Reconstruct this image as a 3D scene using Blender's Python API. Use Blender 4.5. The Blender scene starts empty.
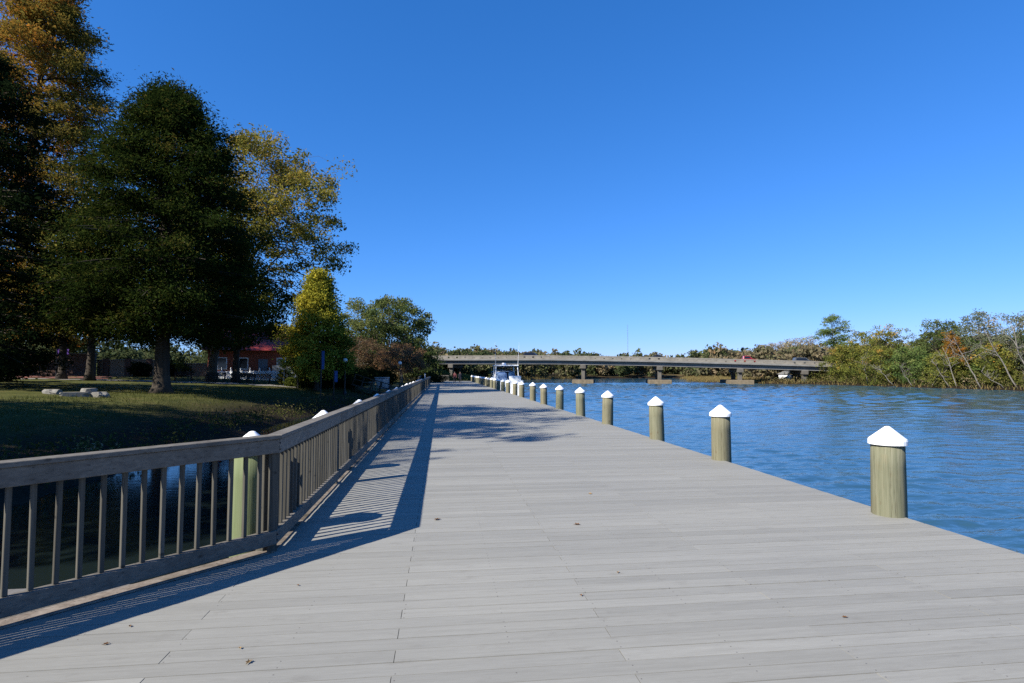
import bpy, bmesh, math, random
import numpy as np
from mathutils import Vector, Matrix, Euler

R_ = math.radians
SC = bpy.context.scene
COL = SC.collection
random.seed(7)

# ------------------------------------------------------------------ camera, world, sun, exposure
CAM_H, F_PX, PITCH, YAW = 1.7, 570.0, 3.06, 7.0
cam = bpy.data.cameras.new('camera')
cam.sensor_width = 36.0
cam.lens = 36.0 * F_PX / 1024.0
cam.clip_start, cam.clip_end = 0.05, 6000.0
cam_o = bpy.data.objects.new('camera', cam)
COL.objects.link(cam_o)
cam_o.location = (0, 0, CAM_H)
cam_o.rotation_euler = (R_(90 + PITCH), 0, R_(-YAW))
SC.camera = cam_o

SUN_EL = 36.5
SUN_TO = Vector((-0.866, -0.50, 0)).normalized()          # horizontal direction towards the sun
SUN_AZ = math.atan2(SUN_TO.x, SUN_TO.y)
world = bpy.data.worlds.new('World')
SC.world = world
world.use_nodes = True
wn = world.node_tree
sky = wn.nodes.new('ShaderNodeTexSky')
sky.sky_type = 'NISHITA'
sky.sun_disc = False
sky.sun_elevation = R_(SUN_EL)
sky.sun_rotation = SUN_AZ % (2 * math.pi)
sky.air_density, sky.dust_density, sky.ozone_density = 1.0, 0.0, 6.0
# colour response of the clear deep blue sky: one gain and gamma per channel
sep = wn.nodes.new('ShaderNodeSeparateColor')
comb = wn.nodes.new('ShaderNodeCombineColor')
wn.links.new(sky.outputs[0], sep.inputs[0])
for ch, (gain, gam) in enumerate(((0.83, 1.18), (0.92, 0.80), (1.58, 0.76))):
    p1 = wn.nodes.new('ShaderNodeMath'); p1.operation = 'MULTIPLY'; p1.inputs[1].default_value = 0.1
    p2 = wn.nodes.new('ShaderNodeMath'); p2.operation = 'POWER'; p2.inputs[1].default_value = gam
    p3 = wn.nodes.new('ShaderNodeMath'); p3.operation = 'MULTIPLY'; p3.inputs[1].default_value = gain * 10
    wn.links.new(sep.outputs[ch], p1.inputs[0]); wn.links.new(p1.outputs[0], p2.inputs[0])
    wn.links.new(p2.outputs[0], p3.inputs[0]); wn.links.new(p3.outputs[0], comb.inputs[ch])
wn.links.new(comb.outputs[0], wn.nodes['Background'].inputs[0])
wn.nodes['Background'].inputs[1].default_value = 0.052

sun = bpy.data.lights.new('sun', 'SUN')
sun.energy, sun.angle, sun.color = 5.0, R_(0.5), (1.0, 0.95, 0.86)
sun_o = bpy.data.objects.new('sun', sun)
COL.objects.link(sun_o)
d = Vector((-SUN_TO.x * math.cos(R_(SUN_EL)), -SUN_TO.y * math.cos(R_(SUN_EL)), -math.sin(R_(SUN_EL))))
sun_o.rotation_euler = d.to_track_quat('-Z', 'Y').to_euler()
sun_o.location = (-40, -30, 60)

vs = SC.view_settings
vs.view_transform, vs.look, vs.gamma, vs.use_curve_mapping = 'Standard', 'None', 1.0, False
vs.exposure = 0.95
SC.cycles.max_bounces = 6
SC.cycles.diffuse_bounces = 3
SC.cycles.glossy_bounces = 3
SC.cycles.transmission_bounces = 4
SC.cycles.transparent_max_bounces = 8
SC.cycles.use_denoising = False

_f = Vector((math.sin(R_(YAW)), math.cos(R_(YAW)), 0))
_r = Vector((_f.y, -_f.x, 0))
CAMM = Euler(cam_o.rotation_euler).to_matrix()


def ray(px, py):
    return CAMM @ Vector(((px - 512) / F_PX, -(py - 341.5) / F_PX, -1))


def at_depth(px, py, depth):
    """world point seen at a pixel at this distance along the horizontal viewing direction"""
    v = ray(px, py)
    return Vector((0, 0, CAM_H)) + v * (depth / v.dot(_f))


# ------------------------------------------------------------------ helpers
class MB:
    """collects geometry for ONE mesh object"""
    def __init__(self):
        self.v, self.f, self.n, self.t = [], [], 0, []

    def add(self, verts, faces, tint=None):
        verts = np.asarray(verts, float).reshape(-1, 3)
        self.v.append(verts)
        for q in faces:
            self.f.append([i + self.n for i in q])
        self.t += [0.5 if tint is None else tint] * len(faces)
        self.n += len(verts)

    def box(self, x0, x1, y0, y1, z0, z1, tint=None, M=None):
        v = np.array([(x0, y0, z0), (x1, y0, z0), (x1, y1, z0), (x0, y1, z0), (x0, y0, z1), (x1, y0, z1), (x1, y1, z1), (x0, y1, z1)], float)
        if M is not None:
            v = np.array([tuple(M @ Vector(p)) for p in v])
        self.add(v, [(3, 2, 1, 0), (4, 5, 6, 7), (0, 1, 5, 4), (1, 2, 6, 5), (2, 3, 7, 6), (3, 0, 4, 7)], tint)

    def hexa(self, lower, upper, tint=None):
        n = len(lower)
        fs = [tuple(reversed(range(n))), tuple(range(n, 2 * n))]
        fs += [(i, (i + 1) % n, n + (i + 1) % n, n + i) for i in range(n)]
        self.add(list(lower) + list(upper), fs, tint)

    def tube(self, pts, rad, sides=8, cap=True, tint=None):
        pts = [Vector(p) for p in pts]
        if not hasattr(rad, '__len__'):
            rad = [rad] * len(pts)
        vs, fs = [], []
        prev = None
        for i, p in enumerate(pts):
            a = (pts[min(i + 1, len(pts) - 1)] - pts[max(i - 1, 0)])
            a = a.normalized() if a.length > 1e-9 else Vector((0, 0, 1))
            if prev is None:
                u = a.orthogonal().normalized()
            else:
                u = prev - a * prev.dot(a)
                u = u.normalized() if u.length > 1e-6 else a.orthogonal().normalized()
            prev = u
            w = a.cross(u)
            for k in range(sides):
                t = 2 * math.pi * k / sides
                vs.append(p + (u * math.cos(t) + w * math.sin(t)) * rad[i])
        for i in range(len(pts) - 1):
            for k in range(sides):
                k2 = (k + 1) % sides
                fs.append((i * sides + k, i * sides + k2, (i + 1) * sides + k2, (i + 1) * sides + k))
        if cap:
            fs.append(tuple(reversed(range(sides))))
            m = (len(pts) - 1) * sides
            fs.append(tuple(range(m, m + sides)))
        self.add([tuple(v) for v in vs], fs, tint)

    def lathe(self, prof, sides=20, c=(0, 0, 0), tint=None):
        vs, fs = [], []
        for r, z in prof:
            for k in range(sides):
                t = 2 * math.pi * k / sides
                vs.append((c[0] + r * math.cos(t), c[1] + r * math.sin(t), c[2] + z))
        for i in range(len(prof) - 1):
            for k in range(sides):
                k2 = (k + 1) % sides
                fs.append((i * sides + k, i * sides + k2, (i + 1) * sides + k2, (i + 1) * sides + k))
        fs.append(tuple(reversed(range(sides))))
        m = (len(prof) - 1) * sides
        fs.append(tuple(range(m, m + sides)))
        self.add(vs, fs, tint)

    def mesh(self, name, mat=None, smooth=False):
        me = bpy.data.meshes.new(name)
        v = np.concatenate(self.v) if self.v else np.zeros((0, 3))
        me.from_pydata(v.tolist(), [], self.f)
        at = me.attributes.new('tint', 'FLOAT', 'FACE')
        at.data.foreach_set('value', np.array(self.t, np.float32))
        if mat:
            me.materials.append(mat)
        me.polygons.foreach_set('use_smooth', [bool(smooth)] * len(me.polygons))
        me.update()
        return me

    def build(self, name, mat=None, parent=None, smooth=False):
        return link(name, self.mesh(name, mat, smooth), parent)


def link(name, data, parent=None):
    o = bpy.data.objects.new(name, data)
    COL.objects.link(o)
    if parent is not None:
        o.parent = parent
    return o


def tag(o, label=None, cat=None, group=None, kind=None):
    if label:
        o['label'] = label
    if cat:
        o['category'] = cat
    if group:
        o['group'] = group
    if kind:
        o['kind'] = kind
    return o


def thing(name, label, cat, loc=(0, 0, 0), rz=0.0, group=None):
    o = link(name, None)
    o.location = loc
    o.rotation_euler = (0, 0, rz)
    return tag(o, label, cat, group)


def copy_tree(root, loc, rz, label, scale=1.0, parent=None):
    r = root.copy()
    COL.objects.link(r)
    r.location = loc
    r.rotation_euler = (0, 0, rz)
    r.scale = (scale, scale, scale) if not hasattr(scale, '__len__') else scale
    r['label'] = label
    for ch in list(root.children):
        c = ch.copy()
        COL.objects.link(c)
        c.parent = r
        for g in list(ch.children):
            e = g.copy()
            COL.objects.link(e)
            e.parent = c
    return r


def bevel(o, w=0.01, seg=1):
    m = o.modifiers.new('bevel', 'BEVEL')
    m.width, m.segments, m.limit_method = w, seg, 'ANGLE'
    return o


# ------------------------------------------------------------------ materials
class NT:
    def __init__(self, name):
        self.m = bpy.data.materials.new(name)
        self.m.use_nodes = True
        self.nt = self.m.node_tree
        self.b = self.nt.nodes['Principled BSDF']
        self.out = self.nt.nodes['Material Output']

    def n(self, typ, **kw):
        o = self.nt.nodes.new(typ)
        for k, v in kw.items():
            if hasattr(o, k):
                setattr(o, k, v)
            else:
                o.inputs[k.replace('_', ' ')].default_value = v
        return o

    def l(self, a, b):
        self.nt.links.new(a, b)

    def noise(self, scale, detail=4, rough=0.55, vec=None, dim='3D'):
        o = self.n('ShaderNodeTexNoise')
        o.noise_dimensions = dim
        o.inputs['Scale'].default_value = scale
        o.inputs['Detail'].default_value = detail
        o.inputs['Roughness'].default_value = rough
        if vec is not None:
            self.l(vec, o.inputs['Vector'])
        return o.outputs['Fac']

    def coords(self, scale=(1, 1, 1), obj=False):
        mp = self.n('ShaderNodeMapping')
        mp.inputs['Scale'].default_value = scale
        if obj:
            tc = self.n('ShaderNodeTexCoord')
            self.l(tc.outputs['Object'], mp.inputs['Vector'])
        else:
            g = self.n('ShaderNodeNewGeometry')
            self.l(g.outputs['Position'], mp.inputs['Vector'])
        return mp.outputs['Vector']

    def ramp(self, fac, stops):
        r = self.n('ShaderNodeValToRGB')
        el = r.color_ramp.elements
        while len(el) < len(stops):
            el.new(0.5)
        for e, (p, c) in zip(el, stops):
            e.position = p
            e.color = (*c, 1) if len(c) == 3 else c
        self.l(fac, r.inputs['Fac'])
        return r.outputs['Color']

    def math(self, op, a, b=None, c=None):
        m = self.n('ShaderNodeMath')
        m.operation = op
        for i, x in enumerate((a, b, c)):
            if x is None:
                continue
            if hasattr(x, 'links'):
                self.l(x, m.inputs[i])
            else:
                m.inputs[i].default_value = x
        return m.outputs[0]

    def mix(self, fac, a, b, blend='MIX'):
        m = self.n('ShaderNodeMix')
        m.data_type, m.blend_type = 'RGBA', blend
        for s, x in ((m.inputs[0], fac), (m.inputs[6], a), (m.inputs[7], b)):
            if hasattr(x, 'links'):
                self.l(x, s)
            else:
                s.default_value = (*x, 1) if hasattr(x, '__len__') and len(x) == 3 else x
        return m.outputs[2]

    def attr(self, name='tint'):
        a = self.n('ShaderNodeAttribute')
        a.attribute_name = name
        return a.outputs['Fac']

    def objrand(self):
        return self.n('ShaderNodeObjectInfo').outputs['Random']

    def bump(self, h, strength=0.3, dist=0.02):
        b = self.n('ShaderNodeBump')
        b.inputs['Strength'].default_value = strength
        b.inputs['Distance'].default_value = dist
        self.l(h, b.inputs['Height'])
        self.l(b.outputs['Normal'], self.b.inputs['Normal'])

    def base(self, c, rough=0.8, spec=0.25, metal=0.0):
        if hasattr(c, 'links'):
            self.l(c, self.b.inputs['Base Color'])
        else:
            self.b.inputs['Base Color'].default_value = (*c, 1)
        self.b.inputs['Roughness'].default_value = rough
        self.b.inputs['Specular IOR Level'].default_value = spec
        self.b.inputs['Metallic'].default_value = metal
        return self.m


def plain(name, c, rough=0.7, var=0.15, scale=6.0, spec=0.3, metal=0.0, bump=0.0):
    t = NT(name)
    n = t.noise(scale, 5, 0.6, t.coords())
    lo = tuple(x * (1 - var) for x in c)
    hi = tuple(min(1, x * (1 + var)) for x in c)
    col = t.ramp(n, [(0.25, lo), (0.75, hi)])
    if bump:
        t.bump(n, bump, 0.02)
    return t.base(col, rough, spec, metal)


def wood(name, lo, hi, axis, stain=None, rough=0.85, gscale=1.0, tintvar=0.22):
    """weathered wood, grain along one world axis or along the object's own Z"""
    t = NT(name)
    s = {'x': (1.2, 40, 40), 'y': (40, 1.2, 40), 'z': (40, 40, 1.2), 'd': (14, 14, 40)}[axis]
    v = t.coords(tuple(q * gscale for q in s))
    g = t.noise(1.0, 6, 0.65, v)
    col = t.ramp(g, [(0.28, lo), (0.72, hi)])
    big = t.noise(1.6, 4, 0.6, t.coords())
    if stain:
        col = t.mix(t.ramp(big, [(0.48, (0, 0, 0)), (0.68, (0.8, 0.8, 0.8))]), col, stain)
    kv = t.n('ShaderNodeTexVoronoi')
    kv.inputs['Scale'].default_value = 1.0
    t.l(t.coords((4.2, 4.2, 7.5)), kv.inputs['Vector'])
    col = t.mix(t.ramp(kv.outputs['Distance'], [(0.05, (0.75, 0.75, 0.75)), (0.13, (0, 0, 0))]), col, tuple(x * 0.4 for x in lo))
    crk = t.noise(1.0, 3, 0.75, t.coords(tuple(q * gscale * 1.5 for q in s)))
    col = t.mix(t.ramp(crk, [(0.32, (0.7, 0.7, 0.7)), (0.40, (0, 0, 0))]), col, tuple(x * 0.35 for x in lo))
    k = t.math('MULTIPLY_ADD', t.attr(), tintvar * 2, 1 - tintvar)
    kk = t.n('ShaderNodeCombineColor')
    for i in range(3):
        t.l(k, kk.inputs[i])
    col = t.mix(1.0, col, kk.outputs[0], 'MULTIPLY')
    t.bump(g, 0.35, 0.004)
    return t.base(col, rough, 0.2)


def leaf_mat(name, stops, trans=0.35):
    t = NT(name)
    col = t.ramp(t.attr(), stops)
    dif = t.n('ShaderNodeBsdfDiffuse')
    tr = t.n('ShaderNodeBsdfTranslucent')
    t.l(col, dif.inputs['Color'])
    t.l(col, tr.inputs['Color'])
    mx = t.n('ShaderNodeMixShader')
    mx.inputs[0].default_value = trans
    t.l(dif.outputs[0], mx.inputs[1])
    t.l(tr.outputs[0], mx.inputs[2])
    t.l(mx.outputs[0], t.out.inputs['Surface'])
    t.nt.nodes.remove(t.b)
    return t.m


def deck_mat():
    t = NT('deck_boards')
    v = t.coords((1.6, 26, 1))
    g = t.noise(1.0, 7, 0.68, v)
    col = t.ramp(g, [(0.22, (0.222, 0.214, 0.186)), (0.5, (0.262, 0.254, 0.222)), (0.78, (0.292, 0.284, 0.25))])
    fine = t.noise(1.0, 4, 0.7, t.coords((9, 150, 1)))
    col = t.mix(0.55, col, t.ramp(fine, [(0.3, (0.80, 0.80, 0.80)), (0.65, (1.0, 1.0, 1.0))]), 'MULTIPLY')
    k = t.math('MULTIPLY_ADD', t.attr(), 0.22, 0.855)
    kk = t.n('ShaderNodeCombineColor')
    for i in range(3):
        t.l(k, kk.inputs[i])
    col = t.mix(1.0, col, kk.outputs[0], 'MULTIPLY')
    # grey-brown scuffs and dirt with shapes of their own
    sc = t.noise(1.0, 6, 0.7, t.coords((3.0, 9.0, 1)))
    col = t.mix(t.ramp(sc, [(0.57, (0, 0, 0)), (0.72, (0.5, 0.5, 0.5))]), col, (0.165, 0.155, 0.132))
    big = t.noise(0.35, 3, 0.5, t.coords())
    col = t.mix(0.8, col, t.ramp(big, [(0.3, (0.92, 0.92, 0.93)), (0.7, (1.0, 0.99, 0.97))]), 'MULTIPLY')
    # screw heads over the joists
    p = t.coords()
    sx = t.n('ShaderNodeSeparateXYZ')
    t.l(p, sx.inputs[0])
    fx = t.math('ABSOLUTE', t.math('SUBTRACT', t.math('FRACT', t.math('DIVIDE', t.math('ADD', sx.outputs[0], 20.31), 0.68)), 0.5))
    fy = t.math('ABSOLUTE', t.math('SUBTRACT', t.math('FRACT', t.math('DIVIDE', sx.outputs[1], 0.074)), 0.5))
    dx = t.math('MULTIPLY', fx, 0.68)
    dy = t.math('MULTIPLY', fy, 0.074)
    dd = t.math('SQRT', t.math('ADD', t.math('MULTIPLY', dx, dx), t.math('MULTIPLY', dy, dy)))
    hole = t.math('LESS_THAN', dd, 0.0052)
    keep = t.math('GREATER_THAN', t.noise(2.2, 2, 0.5, t.coords()), 0.49)
    col = t.mix(t.math('MULTIPLY', t.math('MULTIPLY', hole, keep), 0.7), col, (0.07, 0.06, 0.055))
    t.bump(g, 0.25, 0.003)
    return t.base(col, 0.75, 0.25)


def pile_mat(green=False):
    t = NT('algae_green_pile_wood' if green else 'treated_pile_wood')
    v = t.coords((22, 22, 0.9), obj=True)
    g = t.noise(1.0, 6, 0.65, v)
    col = t.ramp(g, [(0.25, (0.08949, 0.08333, 0.04704)), (0.5, (0.1579, 0.1425, 0.08736)), (0.78, (0.2316, 0.2043, 0.1478))])
    col2 = t.ramp(g, [(0.25, (0.08422, 0.09139, 0.05376)), (0.5, (0.1474, 0.1478, 0.09408)), (0.78, (0.2106, 0.2016, 0.1411))])
    col = t.mix(t.objrand(), col, col2)
    cr = t.noise(1.0, 3, 0.8, t.coords((60, 60, 1.3), obj=True))
    col = t.mix(t.ramp(cr, [(0.33, (0.85, 0.85, 0.85)), (0.40, (0, 0, 0))]), col, (0.04, 0.032, 0.016))
    kn = t.n('ShaderNodeTexVoronoi')
    kn.inputs['Scale'].default_value = 1.0
    t.l(t.coords((5.5, 5.5, 2.6), obj=True), kn.inputs['Vector'])
    col = t.mix(t.ramp(kn.outputs['Distance'], [(0.05, (0.8, 0.8, 0.8)), (0.12, (0, 0, 0))]), col, (0.10, 0.065, 0.03))
    big = t.noise(3.0, 4, 0.6, t.coords((1, 1, 0.6), obj=True))
    col = t.mix(t.ramp(big, [(0.55, (0, 0, 0)), (0.75, (0.5, 0.5, 0.5))]), col, (0.18, 0.13, 0.065))
    if green:
        col = t.mix(0.55, col, (0.115, 0.165, 0.065))
    t.bump(cr, 0.4, 0.01)
    return t.base(col, 0.8, 0.2)


def water_mat():
    t = NT('river_water')
    p = t.coords((1.0, 1.0, 1.0))
    a = t.noise(1.0, 3, 0.5, t.coords((0.5, 1.3, 1)))
    b = t.noise(1.0, 3, 0.55, t.coords((2.2, 5.0, 1)))
    c = t.noise(1.0, 2, 0.5, t.coords((0.05, 0.16, 1)))
    calm = t.ramp(t.noise(1.0, 3, 0.5, t.coords((0.012, 0.035, 1))), [(0.38, (0.35, 0.35, 0.35)), (0.62, (1, 1, 1))])
    # the inlet behind the boardwalk lies still
    sx = t.n('ShaderNodeSeparateXYZ')
    t.l(p, sx.inputs[0])
    mr = t.n('ShaderNodeMapRange')
    mr.inputs['From Min'].default_value, mr.inputs['From Max'].default_value = -3.0, 6.0
    mr.inputs['To Min'].default_value, mr.inputs['To Max'].default_value = 0.09, 1.0
    t.l(sx.outputs[0], mr.inputs['Value'])
    h = t.math('ADD', t.math('MULTIPLY', a, 0.02), t.math('MULTIPLY', b, 0.022))
    h = t.math('MULTIPLY', t.math('MULTIPLY', h, calm), mr.outputs[0])
    t.bump(h, 1.0, 1.0)
    t.b.inputs['IOR'].default_value = 1.33
    m = t.base(t.mix(mr.outputs[0], (0.006, 0.007, 0.004), (0.026, 0.070, 0.100)), 0.09, 0.5)
    return m


def ground_mat():
    t = NT('grassy_ground')
    p = t.coords()
    sx = t.n('ShaderNodeSeparateXYZ')
    t.l(p, sx.inputs[0])
    n1 = t.noise(0.5, 5, 0.65, p)
    n2 = t.noise(9.0, 4, 0.7, p)
    grass = t.ramp(n1, [(0.3, (0.0476, 0.056, 0.01344)), (0.55, (0.084, 0.0868, 0.0224)), (0.75, (0.112, 0.0896, 0.0336))])
    grass = t.mix(0.6, grass, t.ramp(n2, [(0.3, (0.5, 0.5, 0.5)), (0.7, (1.15, 1.15, 1.1))]), 'MULTIPLY')
    litter = t.noise(28.0, 2, 0.6, p)
    grass = t.mix(t.ramp(litter, [(0.62, (0, 0, 0)), (0.68, (0.7, 0.7, 0.7))]), grass, (0.09, 0.048, 0.017))
    mud_shade = t.ramp(n2, [(0.3, (0.01008, 0.00728, 0.00448)), (0.7, (0.0308, 0.02128, 0.01232))])  # waterside mud, darkened and carried up the bank to paint its shade
    marsh = t.ramp(n2, [(0.3, (0.0784, 0.056, 0.0252)), (0.7, (0.1456, 0.112, 0.0504))])
    # past the bridge and on the far side the shore is tan marsh
    far = t.math('GREATER_THAN', t.math('ADD', sx.outputs[1], t.math('MULTIPLY', t.math('MAXIMUM', sx.outputs[0], 0.0), 1.2)), 118.0)
    land = t.mix(far, grass, marsh)
    z = t.math('ADD', sx.outputs[2], t.math('MULTIPLY', n2, 0.5))
    f = t.math('GREATER_THAN', z, -0.55)
    mr = t.n('ShaderNodeMapRange')
    mr.inputs['From Min'].default_value, mr.inputs['From Max'].default_value = -0.35, 0.42
    t.l(z, mr.inputs['Value'])
    col = t.mix(mr.outputs[0], mud_shade, land)
    t.bump(n2, 0.6, 0.06)
    return t.base(col, 0.95, 0.1)


M = {}
M['deck'] = deck_mat()
M['rim'] = wood('rim_wood', (0.112, 0.1036, 0.0924), (0.1848, 0.1736, 0.1568), 'y')
M['rail_d'] = wood('weathered_rail_wood', (0.112, 0.1008, 0.084), (0.2016, 0.182, 0.1512), 'd', (0.084, 0.0728, 0.0588))
M['baluster'] = wood('weathered_baluster_wood', (0.0476, 0.0448, 0.03584), (0.1064, 0.098, 0.0784), 'z', None)
M['curb'] = wood('mossy_curb_wood', (0.0952, 0.0728, 0.056), (0.2352, 0.2016, 0.168), 'd', (0.0392, 0.0336, 0.0168))
M['pile'] = pile_mat()
M['pile_green'] = pile_mat(True)
M['cap'] = plain('white_cap_plastic', (0.82, 0.82, 0.80), 0.45, 0.05, 9.0, 0.4)
M['water'] = water_mat()
M['ground'] = ground_mat()
M['bark'] = wood('grey_brown_bark', (0.0252, 0.0196, 0.01456), (0.0728, 0.0588, 0.0448), 'z', None, 0.95, 0.25)
M['pale_bark'] = wood('pale_bark', (0.112, 0.1008, 0.084), (0.2352, 0.2128, 0.1848), 'z', None, 0.95, 0.25)
M['mid_bark'] = wood('tan_bark', (0.0672, 0.056, 0.042), (0.1456, 0.1232, 0.0952), 'z', None, 0.95, 0.25)
M['concrete'] = plain('weathered_concrete', (0.1848, 0.168, 0.14), 0.85, 0.28, 0.9)
M['concrete_grey'] = plain('grey_concrete', (0.1624, 0.1596, 0.1512), 0.85, 0.25, 0.6)
M['pier_concrete'] = plain('shade_dark_pier_concrete', (0.0952, 0.0868, 0.0728), 0.9, 0.35, 0.7)  # base colour darkened to carry the shade under the bridge deck
M['footing'] = plain('stained_footing', (0.1512, 0.1204, 0.0784), 0.9, 0.35, 1.3)
M['white_paint'] = plain('white_paint', (0.8, 0.8, 0.79), 0.5, 0.05, 3.0)
M['gelcoat'] = plain('white_gelcoat', (0.82, 0.82, 0.80), 0.25, 0.03, 2.0, 0.5)
M['dark_metal'] = plain('dark_metal', (0.014, 0.01456, 0.01568), 0.45, 0.2, 5.0)
M['steel'] = plain('bare_steel', (0.308, 0.3136, 0.3192), 0.35, 0.08, 5.0, 0.5, 0.7)
M['glass_dark'] = plain('dark_glass', (0.0084, 0.01008, 0.01232), 0.08, 0.1, 3.0, 0.6)
M['canvas_blue'] = plain('light_blue_canvas', (0.168, 0.2576, 0.4032), 0.9, 0.1, 4.0)
M['canvas_navy'] = plain('deep_blue_canvas', (0.028, 0.0896, 0.2016), 0.9, 0.12, 4.0)
M['red_paint'] = plain('red_car_paint', (0.2352, 0.0112, 0.0168), 0.25, 0.05, 3.0, 0.5)
M['black_paint'] = plain('black_car_paint', (0.0084, 0.0084, 0.01008), 0.25, 0.1, 3.0, 0.5)
M['grey_paint'] = plain('grey_car_paint', (0.0672, 0.0728, 0.0784), 0.25, 0.1, 3.0, 0.5)
M['rubber'] = plain('tyre_rubber', (0.0112, 0.0112, 0.0112), 0.9, 0.2, 10.0)
M['asphalt'] = plain('asphalt', (0.0336, 0.0336, 0.0336), 0.9, 0.2, 4.0)
M['path'] = plain('pale_path_concrete', (0.224, 0.2072, 0.1848), 0.9, 0.12, 2.0)
M['stone'] = plain('pale_rock', (0.1848, 0.1736, 0.1512), 0.9, 0.3, 3.0, 0.2, 0, 0.5)
M['red_roof'] = plain('red_metal_roof', (0.224, 0.0336, 0.0252), 0.5, 0.12, 2.0)
M['red_wall'] = plain('orange_red_wall', (0.2352, 0.0616, 0.0336), 0.8, 0.2, 3.0)
M['grey_wall'] = plain('blue_grey_wall', (0.14, 0.1568, 0.1792), 0.8, 0.1, 3.0)
M['bench_wood'] = plain('orange_brown_slats', (0.2352, 0.1064, 0.0392), 0.7, 0.2, 8.0)
M['banner'] = plain('blue_banner_cloth', (0.0392, 0.084, 0.224), 0.85, 0.15, 3.0)
M['purple'] = plain('purple_banner_cloth', (0.0952, 0.0392, 0.2352), 0.85, 0.15, 3.0)
M['globe'] = plain('opal_globe', (0.75, 0.74, 0.70), 0.3, 0.03, 3.0, 0.5)
M['skin'] = plain('skin', (0.2352, 0.14, 0.0952), 0.6, 0.05, 8.0)
M['cloth_dark'] = plain('dark_clothing', (0.0168, 0.0168, 0.0252), 0.9, 0.2, 20.0)
M['cloth_grey'] = plain('dull_red_clothing', (0.16, 0.05, 0.05), 0.9, 0.2, 20.0)
M['hair'] = plain('dark_hair', (0.0112, 0.00784, 0.0056), 0.7, 0.2, 20.0)
M['dry_leaf'] = plain('dry_brown_leaf', (0.112, 0.0532, 0.0196), 0.85, 0.4, 30.0)
M['tan_leaf'] = plain('dry_tan_leaf', (0.2352, 0.1456, 0.056), 0.85, 0.3, 30.0)


def brick_mat(name, c1, c2, mortar, s):
    t = NT(name)
    br = t.n('ShaderNodeTexBrick')
    tc = t.n('ShaderNodeTexCoord')
    mp = t.n('ShaderNodeMapping')
    mp.inputs['Rotation'].default_value = (R_(90), 0, 0)
    t.l(tc.outputs['Object'], mp.inputs['Vector'])
    t.l(mp.outputs[0], br.inputs['Vector'])
    br.inputs['Color1'].default_value = (*c1, 1)
    br.inputs['Color2'].default_value = (*c2, 1)
    br.inputs['Mortar'].default_value = (*mortar, 1)
    br.inputs['Scale'].default_value = s
    return t.base(br.outputs['Color'], 0.9, 0.2)


M['brick'] = brick_mat('dark_red_brick', (0.0728, 0.0336, 0.0252), (0.112, 0.056, 0.0392), (0.112, 0.1008, 0.0896), 2.2)
M['tan_block'] = brick_mat('tan_block', (0.1904, 0.14, 0.0952), (0.2352, 0.1792, 0.1288), (0.14, 0.112, 0.0896), 1.6)
M['paver'] = plain('red_brick_paving', (0.1456, 0.056, 0.0392), 0.9, 0.25, 3.0)

L = {}
L['cypress'] = leaf_mat('dark_green_needles', [(0.0, (0.009096, 0.01663, 0.004032)), (0.45, (0.0245, 0.04007, 0.008736)), (0.75, (0.0483, 0.06275, 0.0121)), (1.0, (0.08752, 0.07106, 0.01478))])
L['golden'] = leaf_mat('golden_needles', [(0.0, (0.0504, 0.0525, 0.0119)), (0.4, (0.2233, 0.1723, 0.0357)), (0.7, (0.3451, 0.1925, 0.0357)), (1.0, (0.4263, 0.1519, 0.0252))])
L['deep'] = leaf_mat('deep_green_leaves', [(0.0, (0.00616, 0.01232, 0.004928)), (0.5, (0.01232, 0.02218, 0.008008)), (1.0, (0.02464, 0.03388, 0.01047))])
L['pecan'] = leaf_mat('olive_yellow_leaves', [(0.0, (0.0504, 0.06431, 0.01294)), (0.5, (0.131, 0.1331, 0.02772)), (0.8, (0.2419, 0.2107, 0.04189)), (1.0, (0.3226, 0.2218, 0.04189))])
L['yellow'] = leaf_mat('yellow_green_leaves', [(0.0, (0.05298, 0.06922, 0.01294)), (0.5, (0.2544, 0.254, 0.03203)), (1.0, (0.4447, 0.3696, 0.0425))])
L['oak'] = leaf_mat('oak_green_leaves', [(0.0, (0.03965, 0.0625, 0.0215)), (0.5, (0.08669, 0.1169, 0.03763)), (1.0, (0.1721, 0.1807, 0.05578))])
L['myrtle'] = leaf_mat('rust_brown_leaves', [(0.0, (0.0708, 0.05566, 0.0315)), (0.5, (0.1416, 0.0933, 0.0525)), (1.0, (0.2267, 0.1215, 0.06212))])
L['shrub'] = leaf_mat('bright_shrub_leaves', [(0.0, (0.0336, 0.0504, 0.01176)), (1.0, (0.1092, 0.126, 0.0252))])
L['olive'] = leaf_mat('olive_bank_leaves', [(0.0, (0.0798, 0.0973, 0.0238)), (0.5, (0.1694, 0.1792, 0.0364)), (0.8, (0.2681, 0.2324, 0.0539)), (1.0, (0.4647, 0.2506, 0.0539))])
L['bankgreen'] = leaf_mat('bank_green_leaves', [(0.0, (0.0495, 0.0847, 0.02649)), (0.6, (0.1281, 0.1792, 0.0499)), (1.0, (0.2344, 0.2639, 0.08254))])
L['rust'] = leaf_mat('rusty_needles', [(0.0, (0.1095, 0.07664, 0.0219)), (0.5, (0.2628, 0.1313, 0.0219)), (1.0, (0.3723, 0.1313, 0.0219))])
L['greygreen'] = leaf_mat('grey_green_leaves', [(0.0, (0.08308, 0.1005, 0.05925)), (0.6, (0.1539, 0.1719, 0.1005)), (1.0, (0.2254, 0.2132, 0.1301))])
L['twiggy'] = leaf_mat('grey_tan_twigs', [(0.0, (0.1452, 0.1153, 0.08467)), (0.6, (0.2662, 0.2177, 0.1517)), (1.0, (0.2419, 0.2419, 0.09677))], 0.15)
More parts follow.
